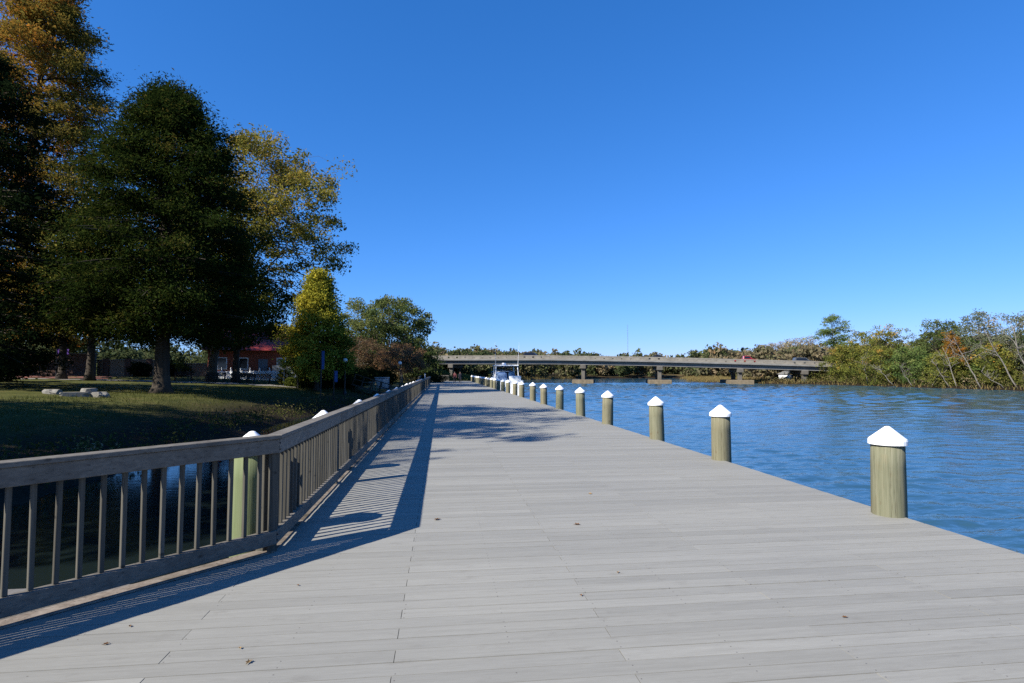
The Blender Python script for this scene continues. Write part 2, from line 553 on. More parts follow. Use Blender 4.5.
L['woods'] = leaf_mat('far_woods_leaves', [(0.0, (0.05645, 0.07526, 0.03386)), (0.35, (0.09785, 0.1091, 0.04516)), (0.6, (0.1656, 0.143, 0.08279)), (0.8, (0.2107, 0.1656, 0.09785)), (1.0, (0.2258, 0.1355, 0.06022))])
L['reed'] = leaf_mat('tan_reeds', [(0.0, (0.1344, 0.1008, 0.042)), (0.6, (0.252, 0.1848, 0.0756)), (1.0, (0.168, 0.168, 0.0504))])
L['grass'] = leaf_mat('rough_grass', [(0.0, (0.03606, 0.04508, 0.01288)), (0.6, (0.08114, 0.09016, 0.02512)), (1.0, (0.1533, 0.1172, 0.04508))])
L['under'] = leaf_mat('undergrowth_leaves', [(0.0, (0.03735, 0.04959, 0.01674)), (0.4, (0.09918, 0.105, 0.02705)), (0.7, (0.1732, 0.1424, 0.05538)), (1.0, (0.3091, 0.2351, 0.1481))])

# ------------------------------------------------------------------ terrain and water
WATER_Z = -1.2
_ly = np.array([-80, -60, 0, 10, 20, 30, 36, 44, 50, 55, 60, 62, 112, 125, 140, 180, 215, 245, 262, 300, 4000], float)
_lx = np.array([-8, -8.6, -9, -9.4, -9.6, -9.2, -8.8, -7.6, -6.0, -4.6, -3.0, -2.4, -2.0, 4, 7, 17, 33, 62, 110, 300, 3000], float)
_ry = np.array([-400, 20, 60, 77, 100, 122, 132, 150, 175, 210, 262, 4000], float)
_rx = np.array([120, 100, 91, 88, 87, 85, 78, 74, 78, 95, 110, 110], float)


def hash_noise(x, y, s):
    return (np.sin(x * 1.7 * s + 1.3) * np.cos(y * 1.3 * s - 0.7) + 0.5 * np.sin(x * 3.1 * s - y * 2.3 * s + 2.1) + 0.3 * np.sin(x * 6.7 * s + y * 5.9 * s)) / 1.8


def ground_h(x, y):
    x = np.asarray(x, float)
    y = np.asarray(y, float)
    wob = 0.6 * hash_noise(x, y, 0.35)
    sl = (np.interp(y, _ly, _lx) - x) * np.where((y < 62), 0.75, np.where(y > 112, 0.8, 1.0)) + np.where((y > 60) & (y < 116), 0, wob)
    sr = (x - np.interp(y, _ry, _rx)) + wob
    s = np.maximum(sl, sr)
    right = sr > sl
    h = np.where(s < 0, np.maximum(-3.0, WATER_Z + s * 0.5),
                 np.where(s < 5, WATER_Z + (0.05 + WATER_Z * -1) * (s / 5) ** 0.75,
                          0.05 + 1.3 * (1 - np.exp(-(s - 5) / 13.0))))
    low = np.where(s < 0, h, np.where(s < 8, WATER_Z + 0.75 * (s / 8) ** 0.6, -0.45 + 0.9 * (1 - np.exp(-(s - 8) / 20.0))))
    far = np.clip((y - 112) / 12, 0, 1)
    h = np.where(right, low, h * (1 - far) + low * far)
    return h + np.where(s > 0, 0.05 * hash_noise(x, y, 1.1) * np.clip(s / 3, 0, 1), 0)


def gz(x, y):
    return float(ground_h(x, y))


def graded(spec):
    out = []
    for a, b, st in spec:
        out += list(np.arange(a, b, st))
    out.append(spec[-1][1])
    return np.array(out)


gx = graded([(-2600, -300, 115), (-300, -80, 11), (-80, -45, 2.5), (-45, 0, 0.6), (0, 70, 2.5), (70, 130, 0.9), (130, 300, 10), (300, 2600, 115)])
gy = graded([(-400, -40, 24), (-40, -4, 3), (-4, 70, 0.6), (70, 160, 1.2), (160, 330, 3), (330, 900, 40), (900, 3600, 150)])
X, Y = np.meshgrid(gx, gy)
Z = ground_h(X, Y)
nx, ny = len(gx), len(gy)
idx = np.arange(nx * ny).reshape(ny, nx)
quads = np.stack([idx[:-1, :-1], idx[:-1, 1:], idx[1:, 1:], idx[1:, :-1]], -1).reshape(-1, 4)


def np_mesh(name, verts, quads, mat, tint=None, smooth=False):
    me = bpy.data.meshes.new(name)
    n, q = len(verts), len(quads)
    me.vertices.add(n)
    me.vertices.foreach_set('co', np.ascontiguousarray(verts, np.float32).ravel())
    me.loops.add(q * 4)
    me.loops.foreach_set('vertex_index', np.ascontiguousarray(quads, np.int32).ravel())
    me.polygons.add(q)
    me.polygons.foreach_set('loop_start', np.arange(0, q * 4, 4, dtype=np.int32))
    me.polygons.foreach_set('use_smooth', np.full(q, bool(smooth)))
    if tint is not None:
        a = me.attributes.new('tint', 'FLOAT', 'FACE')
        a.data.foreach_set('value', np.ascontiguousarray(tint, np.float32))
    me.materials.append(mat)
    me.update(calc_edges=True)
    me.validate()
    return me


tag(link('ground', np_mesh('ground', np.stack([X, Y, Z], -1).reshape(-1, 3), quads, M['ground'], None, True)), kind='structure')
# ripples are real geometry on the river, coarser with distance from the boardwalk; the inlet is nearly still
wx = graded([(-2600, -60, 90), (-60, 3, 1.5), (3, 14, 0.14), (14, 36, 0.24), (36, 100, 0.5), (100, 140, 4), (140, 2600, 90)])
wy = graded([(-400, -10, 16), (-10, 1, 1.0), (1, 26, 0.14), (26, 60, 0.24), (60, 150, 0.5), (150, 300, 2.5), (300, 3600, 110)])
WX, WY = np.meshgrid(wx, wy)
wr = np.random.default_rng(77)
WZ = np.zeros_like(WX)
cell = np.maximum(np.gradient(wx)[None, :], np.gradient(wy)[:, None])
warp_x = WX + 0.5 * np.sin(WY * 0.31 + 0.4) + 0.35 * np.sin(WX * 0.23 + WY * 0.17)
warp_y = WY + 0.5 * np.sin(WX * 0.27 + 1.1) + 0.35 * np.sin(WX * 0.19 - WY * 0.21)
for k in range(44):
    lam = 0.38 * (1.7 / 0.38) ** wr.uniform(0, 1) ** 1.5
    th = math.pi / 2 + wr.normal() * 0.75
    amp = 0.0040 * lam ** 0.7 * (1.3 if lam > 1.3 else 1.0)
    WZ += np.where(cell * 2.6 < lam, amp, 0) * np.sin(2 * np.pi / lam * (warp_x * math.cos(th) + warp_y * math.sin(th)) + wr.uniform(0, 6.28))
open_w = np.clip((np.hypot(WX, WY) - 35) / 45, 0, 1)      # the open reach is windier than the lee of the boardwalk
for k in range(14):
    lam = 1.4 * (3.6 / 1.4) ** wr.uniform(0, 1)
    th = math.pi / 2 + wr.normal() * 0.7
    WZ += np.where(cell * 2.6 < lam, 0.0115 * lam ** 0.7, 0) * open_w * np.sin(2 * np.pi / lam * (warp_x * math.cos(th) + warp_y * math.sin(th)) + wr.uniform(0, 6.28))
patch = 0.55 + 0.6 * np.clip(0.5 + 0.6 * hash_noise(WX, WY * 2.2, 0.045), 0, 1)
WZ *= patch * np.clip((WX - 2.0) / 5.0, 0.0, 1)
wn_, wm_ = len(wx), len(wy)
ii = np.arange(wn_ * wm_).reshape(wm_, wn_)
wq = np.stack([ii[:-1, :-1], ii[:-1, 1:], ii[1:, 1:], ii[1:, :-1]], -1).reshape(-1, 4)
tag(link('river_water', np_mesh('river_water', np.stack([WX, WY, WATER_Z + WZ], -1).reshape(-1, 3), wq, M['water'], None, True)), kind='structure')


def drape(name, poly_l, poly_r, mat, lift):
    """a path between two edge lines that follows the ground"""
    mb = MB()
    vs = []
    for a, b in zip(poly_l, poly_r):
        for k in range(5):
            p = Vector(a).lerp(Vector(b), k / 4)
            vs.append((p.x, p.y, gz(p.x, p.y) + lift))
    fs = []
    for i in range(len(poly_l) - 1):
        for k in range(4):
            fs.append((i * 5 + k, i * 5 + k + 1, (i + 1) * 5 + k + 1, (i + 1) * 5 + k))
    mb.add(vs, fs)
    return tag(mb.build(name, mat), kind='structure')


def seg(a, b, n):
    return [tuple(Vector(a).lerp(Vector(b), i / n)) for i in range(n + 1)]


# ------------------------------------------------------------------ boardwalk
DECK_END = 108.0
EDGE_R = 5.40
CORNER = Vector((-1.585, 5.72))          # railing centre line turns here
RAIL_END_Y = 79.0


def left_edge(y):
    if y < CORNER.y + 0.06:
        return max(CORNER.x - 0.12 - (CORNER.y + 0.06 - y) * 0.895, -7.5)
    return CORNER.x - 0.12 if y < RAIL_END_Y + 0.5 else -3.4


PITCH_B, GAP = 0.150, 0.006
verts, qs, tints = [], [], []
rng = np.random.default_rng(3)
j = 0
y = -4.0
n = 0
while y < DECK_END:
    y0, y1 = y, y + PITCH_B - GAP
    la, lb = left_edge(y0), left_edge(y1)
    off = -0.27 if j % 2 == 0 else 1.09
    cuts = [off + k * 2.72 for k in range(-6, 6)]
    rowt = rng.uniform(0, 1)
    xs = [None] + [c for c in cuts if max(la, lb) + 0.3 < c < EDGE_R - 0.3] + [EDGE_R + rng.uniform(-0.004, 0.004)]
    for i in range(len(xs) - 1):
        a0 = la if i == 0 else xs[i] + 0.002
        a1 = lb if i == 0 else xs[i] + 0.002
        b = xs[i + 1] - (0.002 if i < len(xs) - 2 else 0)
        zt = rng.uniform(-0.0015, 0.0015)
        tl = rng.uniform(-0.0012, 0.0012)
        verts += [(a0, y0, -0.04), (b, y0, -0.04), (b, y1, -0.04), (a1, y1, -0.04),
                  (a0, y0, zt), (b, y0, zt - tl), (b, y1, zt + tl), (a1, y1, zt)]
        for f in ((3, 2, 1, 0), (4, 5, 6, 7), (0, 1, 5, 4), (1, 2, 6, 5), (2, 3, 7, 6), (3, 0, 4, 7)):
            qs.append([n + q for q in f])
        tints += [np.clip(0.45 * rowt + 0.55 * rng.uniform(0, 1), 0, 1)] * 6
        n += 8
    y += PITCH_B
    j += 1
tag(link('boardwalk', np_mesh('boardwalk', np.array(verts), np.array(qs), M['deck'], np.array(tints))), kind='structure')
mb = MB()
mb.box(EDGE_R - 0.07, EDGE_R - 0.025, -4, DECK_END, -0.32, -0.043)
for jx in np.arange(-1.3, 5.2, 0.68):
    mb.box(jx - 0.02, jx + 0.02, -4, DECK_END, -0.30, -0.044)
for cy in np.arange(-2, DECK_END, 3.9):
    mb.box(-1.75 if cy > 6 else -5.5, EDGE_R - 0.08, cy - 0.1, cy + 0.1, -0.60, -0.302)
tag(mb.build('boardwalk_joists', M['rim']), kind='structure')


# ------------------------------------------------------------------ railing
def offset_poly(pts, off):
    """offset of an open polyline to its right-hand side (towards the deck), mitred"""
    out = []
    for i, p in enumerate(pts):
        p = Vector(p)
        d0 = (p - Vector(pts[i - 1])).normalized() if i > 0 else None
        d1 = (Vector(pts[i + 1]) - p).normalized() if i < len(pts) - 1 else None
        if d0 is None:
            d0 = d1
        if d1 is None:
            d1 = d0
        n0, n1 = Vector((d0.y, -d0.x)), Vector((d1.y, -d1.x))
        m = (n0 + n1).normalized()
        out.append(p + m * (off / max(0.3, m.dot(n0))))
    return out


def sweep(mb, pts, a, b, z0, z1, tint=None, jit=0.0):
    A, B = offset_poly(pts, a), offset_poly(pts, b)
    for i in range(len(pts) - 1):
        g = (Vector(pts[i + 1]) - Vector(pts[i])).normalized() * 0.0015
        dz = random.uniform(-jit, jit)
        q = [(A[i] + g), (A[i + 1] - g), (B[i + 1] - g), (B[i] + g)]
        mb.hexa([(p.x, p.y, z0 + dz) for p in reversed(q)], [(p.x, p.y, z1 + dz) for p in reversed(q)],
                random.uniform(0.1, 0.9) if tint is None else tint)


def split_line(a, b, stops):
    a, b = Vector(a), Vector(b)
    return [tuple(a.lerp(b, s)) for s in stops]


rail_top = 1.10
post_y = [5.72, 9.0, 12.4, 15.8, 19.2, 22.6, 26.0, 29.4, 32.8, 36.2, 39.6, 43.0, 46.4, 49.8, 53.2, 56.6, 60.0, 63.4, 66.8, 70.2, 73.6, 77.0, RAIL_END_Y]
NEAR_A = CORNER + Vector((-0.7071, -0.7071)) * 7.2
diag_posts = [CORNER + Vector((-0.669, -0.743)) * s for s in (7.2, 4.6)]
poly = [tuple(p) for p in diag_posts] + [(CORNER.x, yy) for yy in post_y]


def railing(name, label, poly, post_ids, sub=None):
    t = thing(name, label, 'railing', (0, 0, 0))
    mb = MB(); sweep(mb, poly, -0.075, 0.075, rail_top - 0.036, rail_top, None, 0.002); bevel(mb.build('cap_board', M['rail_d'], t), 0.004)
    mb = MB(); sweep(mb, poly, 0.024, 0.060, rail_top - 0.170, rail_top - 0.0385, None, 0.002); bevel(mb.build('top_board', M['rail_d'], t), 0.004)
    mb = MB(); sweep(mb, poly, -0.060, -0.024, rail_top - 0.170, rail_top - 0.0385, None, 0.002); bevel(mb.build('outer_board', M['rail_d'], t), 0.004)
    mb = MB(); sweep(mb, poly, -0.032, 0.050, 0.080, 0.205, None, 0.002); bevel(mb.build('bottom_board', M['rail_d'], t), 0.004)
    mb = MB(); sweep(mb, poly, -0.125, 0.030, 0.004, 0.014, None, 0.001); mb.build('curb_board', M['curb'], t)
    for i in post_ids:
        p = Vector(poly[i])
        dv = (Vector(poly[min(i + 1, len(poly) - 1)]) - Vector(poly[max(i - 1, 0)])).normalized()
        Mx = Matrix.Translation((p.x, p.y, 0)) @ Matrix.Rotation(math.atan2(dv.y, dv.x), 4, 'Z')
        mb = MB(); mb.box(-0.045, 0.045, -0.022, 0.022, -0.35, rail_top - 0.172, random.random(), Mx)
        mb.box(-0.045, 0.045, 0.064, 0.150, -0.35, rail_top - 0.172, random.random(), Mx)
        bevel(mb.build('post', M['baluster'], t), 0.004)
        if 0 < p.y < 24:
            for zz in (0.115, 0.168, 0.965, 1.025):
                yo = 0.0605 if zz > 0.5 else 0.0505
                mb = MB(); mb.tube([tuple(Mx @ Vector((0.012, -yo + 0.003, zz))), tuple(Mx @ Vector((0.012, -yo - 0.005, zz)))], 0.0085, 8)
                mb.build('bolt', M['dark_metal'], t)
    # balusters
    spots = []
    for i in range(len(poly) - 1):
        a, b = Vector(poly[i]), Vector(poly[i + 1])
        dv = (b - a)
        k = max(1, round(dv.length / 0.139))
        for q in range(1, k):
            p = a + dv * (q / k)
            spots.append((p, math.atan2(dv.y, dv.x)))
    spots.sort(key=lambda s: s[0].length if s[0].y > 0.6 else 1e3 + s[0].length)
    rest = MB()
    for q, (p, ang) in enumerate(spots):
        w = 0.0165
        z1 = rail_top - 0.045
        Mx = Matrix.Translation((p.x, p.y, 0)) @ Matrix.Rotation(ang + random.uniform(-0.015, 0.015), 4, 'Z') @ Matrix.Rotation(random.uniform(-0.006, 0.006), 4, 'Y')
        if q < 98:
            mb = MB(); mb.box(-w, w, -w, w, 0.206, z1, random.random(), Mx)
            bevel(mb.build('baluster', M['baluster'], t), 0.003)
        else:
            rest.box(-w, w, -w, w, 0.206, z1, random.random(), Mx)
    if rest.n:
        tag(rest.build('baluster', M['baluster'], t), kind='stuff')
    return t


railing('railing', 'long weathered grey wooden railing with a bend, left side of the boardwalk', poly, range(len(poly)))
end_poly = [(-3.3, 84.0), (-3.3, 92.0), (-3.3, 100.0), (-3.3, 107.7), (-1.0, 107.7), (1.3, 107.7)]
railing('railing', 'short wooden railing turning across the far end of the boardwalk', end_poly, range(len(end_poly)))

# ------------------------------------------------------------------ pilings
def pile_meshes(k, mat):
    rs = random.Random(k)
    mb = MB()
    prof = [(0.175, -3.4), (0.185, -0.5), (0.183, 0.25), (0.180, 0.60), (0.176, 0.865)]
    mb.lathe(prof, 28)
    v = np.concatenate(mb.v)
    a = np.arctan2(v[:, 1], v[:, 0])
    s = 1 + 0.018 * np.sin(3 * a + k) + 0.012 * np.sin(7 * a + 2.3 * k) + 0.008 * np.sin(13 * a + k)
    v[:, 0] *= s
    v[:, 1] *= s
    mb.v = [v]
    me = mb.mesh('post', mat)
    me.polygons.foreach_set('use_smooth', [len(p.vertices) == 4 for p in me.polygons])
    mb = MB()
    mb.lathe([(0.205, 0.855), (0.209, 0.860), (0.208, 0.905), (0.200, 0.925), (0.030, 1.068), (0.012, 1.074)], 28)
    cm = mb.mesh('cap', M['cap'])
    return me, cm


pile_kinds = [pile_meshes(k, M['pile']) for k in range(5)]
green_kinds = [pile_meshes(k, M['pile_green']) for k in range(5)]
ORD = ['first', 'second', 'third', 'fourth', 'fifth', 'sixth', 'seventh', 'eighth', 'ninth', 'tenth', 'eleventh', 'twelfth', 'thirteenth',
       'fourteenth', 'fifteenth', 'sixteenth', 'seventeenth', 'eighteenth', 'nineteenth', 'twentieth', 'twenty-first', 'twenty-second',
       'twenty-third', 'twenty-fourth', 'twenty-fifth', 'twenty-sixth', 'twenty-seventh', 'twenty-eighth', 'twenty-ninth', 'thirtieth']


def piling(x, y, k, label, group, kinds_=None):
    t = thing('piling', label, 'piling', (x, y, random.uniform(-0.03, 0.02) + ((0.025 if k == 1 else -0.035) if kinds_ else 0)), random.uniform(0, 6.28), group)
    t.rotation_euler = (random.uniform(-0.02, 0.02), random.uniform(-0.02, 0.02), random.uniform(0, 6.28))
    me, cm = (kinds_ or pile_kinds)[k % 5]
    p = link('post', me, t)
    c = link('cap', cm, t)
    return t


ys = [6.32, 10.62, 14.05, 18.35, 22.1, 26.1, 30.1, 33.8, 38.7, 42.5, 47.0]
while ys[-1] < 103:
    ys.append(ys[-1] + 3.75 + random.uniform(-0.25, 0.3))
special = {0: 'thick greenish piling with white cone cap on the river edge, nearest and largest',
           1: 'second white-capped piling along the river edge, below the middle bridge pier',
           2: 'third white-capped piling along the river edge, with a long split down it'}
for k, yy in enumerate(ys):
    lab = special.get(k) or f'{ORD[k]} white-capped wooden piling along the river edge, counted from the nearest'
    piling(EDGE_R + (-0.075 if k == 0 else 0.02 + random.uniform(-0.02, 0.03)), yy, k, lab, 'white-capped pilings along the river edge')
piling(EDGE_R + 0.08, 2.2, 2, 'white-capped piling on the river edge beside the viewer, outside the picture', 'white-capped pilings along the river edge')
ys_l = [6.35, 10.1, 14.2, 18.2]
while ys_l[-1] < 56:
    ys_l.append(ys_l[-1] + 3.9 + random.uniform(-0.2, 0.3))
for k, yy in enumerate(ys_l):
    lab = 'green piling with white cone cap behind the bend of the railing' if k == 0 else \
        f'{ORD[k]} white cone-capped piling behind the railing, counted from its bend'
    piling(-1.99, yy, k + 1, lab, 'white-capped pilings behind the railing', green_kinds)


# ------------------------------------------------------------------ leaf and tree builders
def unit(a):
    return a / np.maximum(np.linalg.norm(a, axis=1, keepdims=True), 1e-9)


def leaf_quads(rng, c, size, aspect=0.5, up=0.5, axis=None, szvar=0.35):
    """diamond leaves at centres c"""
    n = len(c)
    nor = unit(rng.normal(size=(n, 3)) + np.array([0, 0, up]))
    ref = rng.normal(size=(n, 3)) if axis is None else axis + 0.45 * rng.normal(size=(n, 3))
    u = unit(ref - nor * np.sum(ref * nor, 1, keepdims=True))
    w = np.cross(nor, u)
    s = size * (1 + szvar * rng.normal(size=(n, 1))).clip(0.35, 2.0)
    bend = nor * s * 0.18
    v = np.stack([c + u * s, c + w * s * aspect + bend, c - u * s, c - w * s * aspect + bend], 1).reshape(-1, 3)
    q = np.arange(n * 4).reshape(-1, 4)
    return v, q


def leaves_obj(name, v, q, tint, mat, parent=None):
    return link(name, np_mesh(name, v, q, mat, np.clip(tint, 0, 1)), parent)


def crown_points(rng, n, H, base, rad, shell, lob=0.22, squash=1.0):
    """cluster centres inside a lobed envelope; rad(t) gives the radius at height fraction t"""
    ph = rng.uniform(0, 6.28, 6)
    out = []
    tt = np.linspace(0, 1, 60)
    w = np.array([rad(t) for t in tt]) ** 1.15 + 0.02
    cdf = np.cumsum(w) / w.sum()
    t = np.interp(rng.uniform(0, 1, n), cdf, tt)
    a = rng.uniform(0, 2 * np.pi, n)
    r0 = np.array([rad(x) for x in t])
    lobes = 1 + lob * (np.sin(2 * a + ph[0] + 5 * t) * 0.5 + np.sin(3 * a - 9 * t + ph[1]) * 0.5 + 0.5 * np.sin(5 * a + 13 * t + ph[2]))
    r = r0 * lobes * rng.uniform(0, 1, n) ** (1 / shell)
    z = base + (H - base) * t
    return np.stack([r * np.cos(a), r * np.sin(a) * squash, z], 1), t


def make_tree(name, label, cat, loc, H, base, R, rad, ncl, clr, nleaf, lsize, leafm, barkm, tr, seed,
              mode='deccurrent', lean=(0, 0), shell=2.2, aspect=0.45, flat=0.65, group=None, droop=0.0,
              layers=0, twigs=1.0, tintbias=0.0, tintmap=None, limbs=6, lob=0.22, rz=0.0, up=0.5, flare=1.5, tint_sd=0.2):
    rng = np.random.default_rng(seed)
    t = thing(name, label, cat, loc, rz, group)
    C, tf = crown_points(rng, ncl, H, base, lambda q: R * rad(q), shell, lob)
    lz = np.array([lean[0], lean[1], 0.0])
    bendf = lambda z: np.outer((np.asarray(z) / H) ** 1.3, lz)
    mb = MB()
    br = None
    if layers:
        # real boughs: clusters sit along branches that leave the trunk in tiers
        C_, br = [], []
        per = max(3, ncl // layers)
        for k in range(layers):
            t_ = (k + rng.uniform(0.1, 0.9)) / layers
            t_ = t_ ** 1.15
            az = k * 2.39996 + rng.uniform(-0.35, 0.35)
            ln = R * rad(t_) * rng.uniform(0.72, 1.12) + 0.25
            z0 = base + (H - base) * t_
            rise = ln * (0.42 * t_ - 0.02 + rng.uniform(-0.14, 0.14))
            q_ = np.linspace(0.0, 1.0, 6)
            path = np.stack([np.cos(az) * ln * q_, np.sin(az) * ln * q_, z0 - 0.10 * ln + rise * q_ - 0.16 * ln * q_ ** 2.2 + 0.10 * ln], 1)
            br.append((path, ln))
            f_ = 0.22 + 0.80 * rng.uniform(0, 1, per) ** 0.72
            side = rng.normal(size=per) * 0.13 * ln * np.minimum(1, 1.5 - f_)
            cx = np.cos(az) * ln * f_ - np.sin(az) * side
            cy_ = np.sin(az) * ln * f_ + np.cos(az) * side
            cz_ = np.interp(f_, q_, path[:, 2]) + rng.normal(size=per) * 0.10 * clr - 0.10 * np.abs(side)
            C_.append(np.stack([cx, cy_, cz_], 1))
        C = np.concatenate(C_)
        ncl = len(C)
    if mode == 'excurrent':
        zs = np.linspace(0, H * 0.98, 16)
        wob = np.stack([np.cumsum(rng.normal(size=16)) * 0.035, np.cumsum(rng.normal(size=16)) * 0.035, np.zeros(16)], 1)
        P = np.stack([0 * zs, 0 * zs, zs], 1) + bendf(zs) + wob * (zs / H)[:, None] * tr * 2
        rr = tr * (1 - (zs / H) ** 1.1 * 0.94)
        rr[0] *= flare
        P = np.insert(P, 1, P[0] + (P[1] - P[0]) * 0.35, 0)
        rr = np.insert(rr, 1, tr * (1 + (flare - 1) * 0.25))
        mb.tube([tuple(p) for p in P], list(rr), 10)
        C = C + bendf(C[:, 2])
        zt = np.maximum(C[:, 2] - np.linalg.norm(C[:, :2], axis=1) * (0.35 - droop), base * 0.8)
        zt = np.minimum(zt, H * 0.95)
        A = np.stack([np.interp(zt, P[:, 2], P[:, 0]), np.interp(zt, P[:, 2], P[:, 1]), zt], 1)
        Ar = np.interp(zt, P[:, 2], rr)
        if br:
            for path, ln in br:
                pp = path + bendf(path[:, 2])
                r0 = min(0.016 * ln + 0.015, 0.6 * np.interp(pp[0, 2], P[:, 2], rr))
                pp[0] = [np.interp(pp[0, 2], P[:, 2], P[:, 0]), np.interp(pp[0, 2], P[:, 2], P[:, 1]), pp[0, 2]]
                mb.tube([tuple(p) for p in pp], list(r0 * (1 - 0.85 * np.linspace(0, 1, 6))), 6, False)
            A = np.concatenate([np.repeat((p[0] * 0.25 + p[-1] * 0.75)[None] + bendf(p[-1:, 2]), max(3, ncl // len(br)), 0)[:len(C) // len(br)] for p, _ in br])[:ncl]
            Ar = np.full(ncl, 0.04)
    else:
        hb = base * 0.95 + (H - base) * 0.08
        zs = np.linspace(0, hb, 7)
        P = np.stack([0 * zs, 0 * zs, zs], 1) + bendf(zs) + np.cumsum(rng.normal(size=(7, 3)) * 0.06 * tr, 0) * np.array([1, 1, 0])
        rr = tr * (1 - 0.3 * zs / hb)
        rr[0] *= flare
        mb.tube([tuple(p) for p in P], list(rr), 10)
        samp, sr = [], []
        C = C + bendf(C[:, 2])
        top = P[-1]
        for k in range(limbs):
            az = 2 * np.pi * (k + rng.uniform(-0.3, 0.3)) / limbs
            tt = 0.92 if k == 0 else rng.uniform(0.35, 0.85)
            rr_ = R * rad(tt) * (0.15 if k == 0 else rng.uniform(0.6, 0.85))
            e = np.array([rr_ * np.cos(az), rr_ * np.sin(az), base + (H - base) * tt])
            e = e + bendf(e[2:3])[0]
            m = top * 0.45 + e * 0.55 + np.array([0, 0, -0.04 * H]) + rng.normal(size=3) * 0.05 * R
            st = P[rng.integers(4, 7)]
            ss = np.linspace(0, 1, 10)[:, None]
            Q = (1 - ss) ** 2 * st + 2 * ss * (1 - ss) * m + ss ** 2 * e
            Q[1:-1] += rng.normal(size=(8, 3)) * 0.012 * H
            lr = tr * rng.uniform(0.38, 0.55) * (1 - ss[:, 0] * 0.85)
            mb.tube([tuple(p) for p in Q], list(lr), 7)
            samp += list(Q[2:])
            sr += list(lr[2:])
        samp, sr = np.array(samp), np.array(sr)
        dd = np.linalg.norm(C[:, None] - samp[None] + np.array([0, 0, -0.25 * R * 0.3]), axis=2)
        near = dd.argmin(1)
        A, Ar = samp[near], sr[near]
    step = max(1, int(round(1 / max(twigs, 1e-3))))
    for i in range(0, ncl, step):
        a, c = A[i], C[i]
        ln = np.linalg.norm(c - a)
        if ln < 0.2:
            continue
        m = (a + c) / 2 + np.array([0, 0, (0.10 - droop * 0.3) * ln]) + rng.normal(size=3) * 0.06 * ln
        r0 = min(Ar[i] * 0.5, 0.012 * ln + 0.012)
        mb.tube([tuple(a), tuple(m), tuple(c)], [r0, r0 * 0.7, r0 * 0.3], 5, False)
    mb.build('trunk', barkm, t, True)
    # crown
    if nleaf > 0:
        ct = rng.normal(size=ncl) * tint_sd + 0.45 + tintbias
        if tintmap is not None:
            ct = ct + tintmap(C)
        k = np.maximum(3, (nleaf * rng.uniform(0.6, 1.4, ncl)).astype(int))
        rep = np.repeat(np.arange(ncl), k)
        crs = clr * rng.uniform(0.6, 1.35, ncl)
        off = np.clip(rng.normal(size=(len(rep), 3)), -1.7, 1.7) * np.array([0.5, 0.5, 0.5 * flat]) * crs[rep][:, None]
        ax = None
        if mode == 'excurrent':
            out_ = C[rep] - A[rep]
            out_ = unit(out_ + 1e-6)
            ax = out_ + np.array([0, 0, -0.35])
            off += out_ * (rng.uniform(-0.8, 0.45, (len(rep), 1)) * crs[rep][:, None])
            off[:, 2] -= 0.12 * np.abs(rng.normal(size=len(rep))) * crs[rep]
        v, q = leaf_quads(rng, C[rep] + off, lsize, aspect, up, ax)
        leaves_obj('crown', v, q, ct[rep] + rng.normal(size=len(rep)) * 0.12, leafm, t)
    return t


def cone_round(p=2.2, e=0.8, b=0.12):
    return lambda t: (max(0.0, 1 - t ** p) ** e) * (min(1.0, 0.55 + t / b * 0.45) if t < b else 1.0)


def dome(lo=0.5):
    return lambda t: math.sqrt(max(0.0, 1 - ((t - lo) / (1 - lo if t > lo else lo + 0.15)) ** 2))


def on_ground(x, y, dz=-0.05):
    return (x, y, gz(x, y) + dz)


def spot(px, depth):
    p = at_depth(px, 372, depth)
    return on_ground(p.x, p.y)


# ------------------------------------------------------------------ park trees on the left
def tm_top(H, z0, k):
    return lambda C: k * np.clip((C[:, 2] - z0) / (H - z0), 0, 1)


make_tree('cypress_tree', 'tall dark green cypress with a flared trunk on the lawn, densest of the park trees', 'tree', spot(162, 38), 20.4, 4.3, 6.5, cone_round(2.3, 0.8, 0.10),
          1650, 0.98, 125, 0.100, L['cypress'], M['bark'], 0.50, 11, 'excurrent', shell=2.6, aspect=0.34, twigs=0.3, layers=165, flat=0.62, flare=1.7, droop=0.05, lob=0.16)
make_tree('cypress_tree', 'tall orange and gold cypress rising highest in the top corner', 'tree', spot(10, 62), 47.0, 5.0, 13.0, cone_round(1.5, 0.9, 0.10),
          1600, 1.35, 125, 0.16, L['golden'], M['bark'], 0.7, 12, 'excurrent', shell=2.2, aspect=0.36, twigs=0.4, flare=1.5, layers=185, flat=0.62,
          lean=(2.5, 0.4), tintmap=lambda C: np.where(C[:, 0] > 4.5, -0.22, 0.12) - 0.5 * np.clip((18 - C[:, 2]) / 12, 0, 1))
make_tree('evergreen_tree', 'dark evergreen tree at the picture edge in front of the gold cypress', 'tree', spot(-50, 36), 22.0, 1.2, 6.8, cone_round(2.6, 0.7, 0.08),
          1100, 0.9, 105, 0.11, L['deep'], M['bark'], 0.42, 13, 'excurrent', shell=2.4, aspect=0.4, twigs=0.3, layers=140, flat=0.62, lob=0.25)
make_tree('pecan_tree', 'large loose olive yellow pecan tree behind the dark cypress', 'tree', spot(212, 58), 25.2, 7.0, 9.6, dome(0.45),
          470, 1.25, 150, 0.135, L['pecan'], M['mid_bark'], 0.46, 14, 'decurrent', shell=2.6, aspect=0.5, twigs=0.8, limbs=9, lean=(3.8, 0.6), lob=0.45,
          tintmap=tm_top(21, 8, 0.35), tintbias=-0.1)
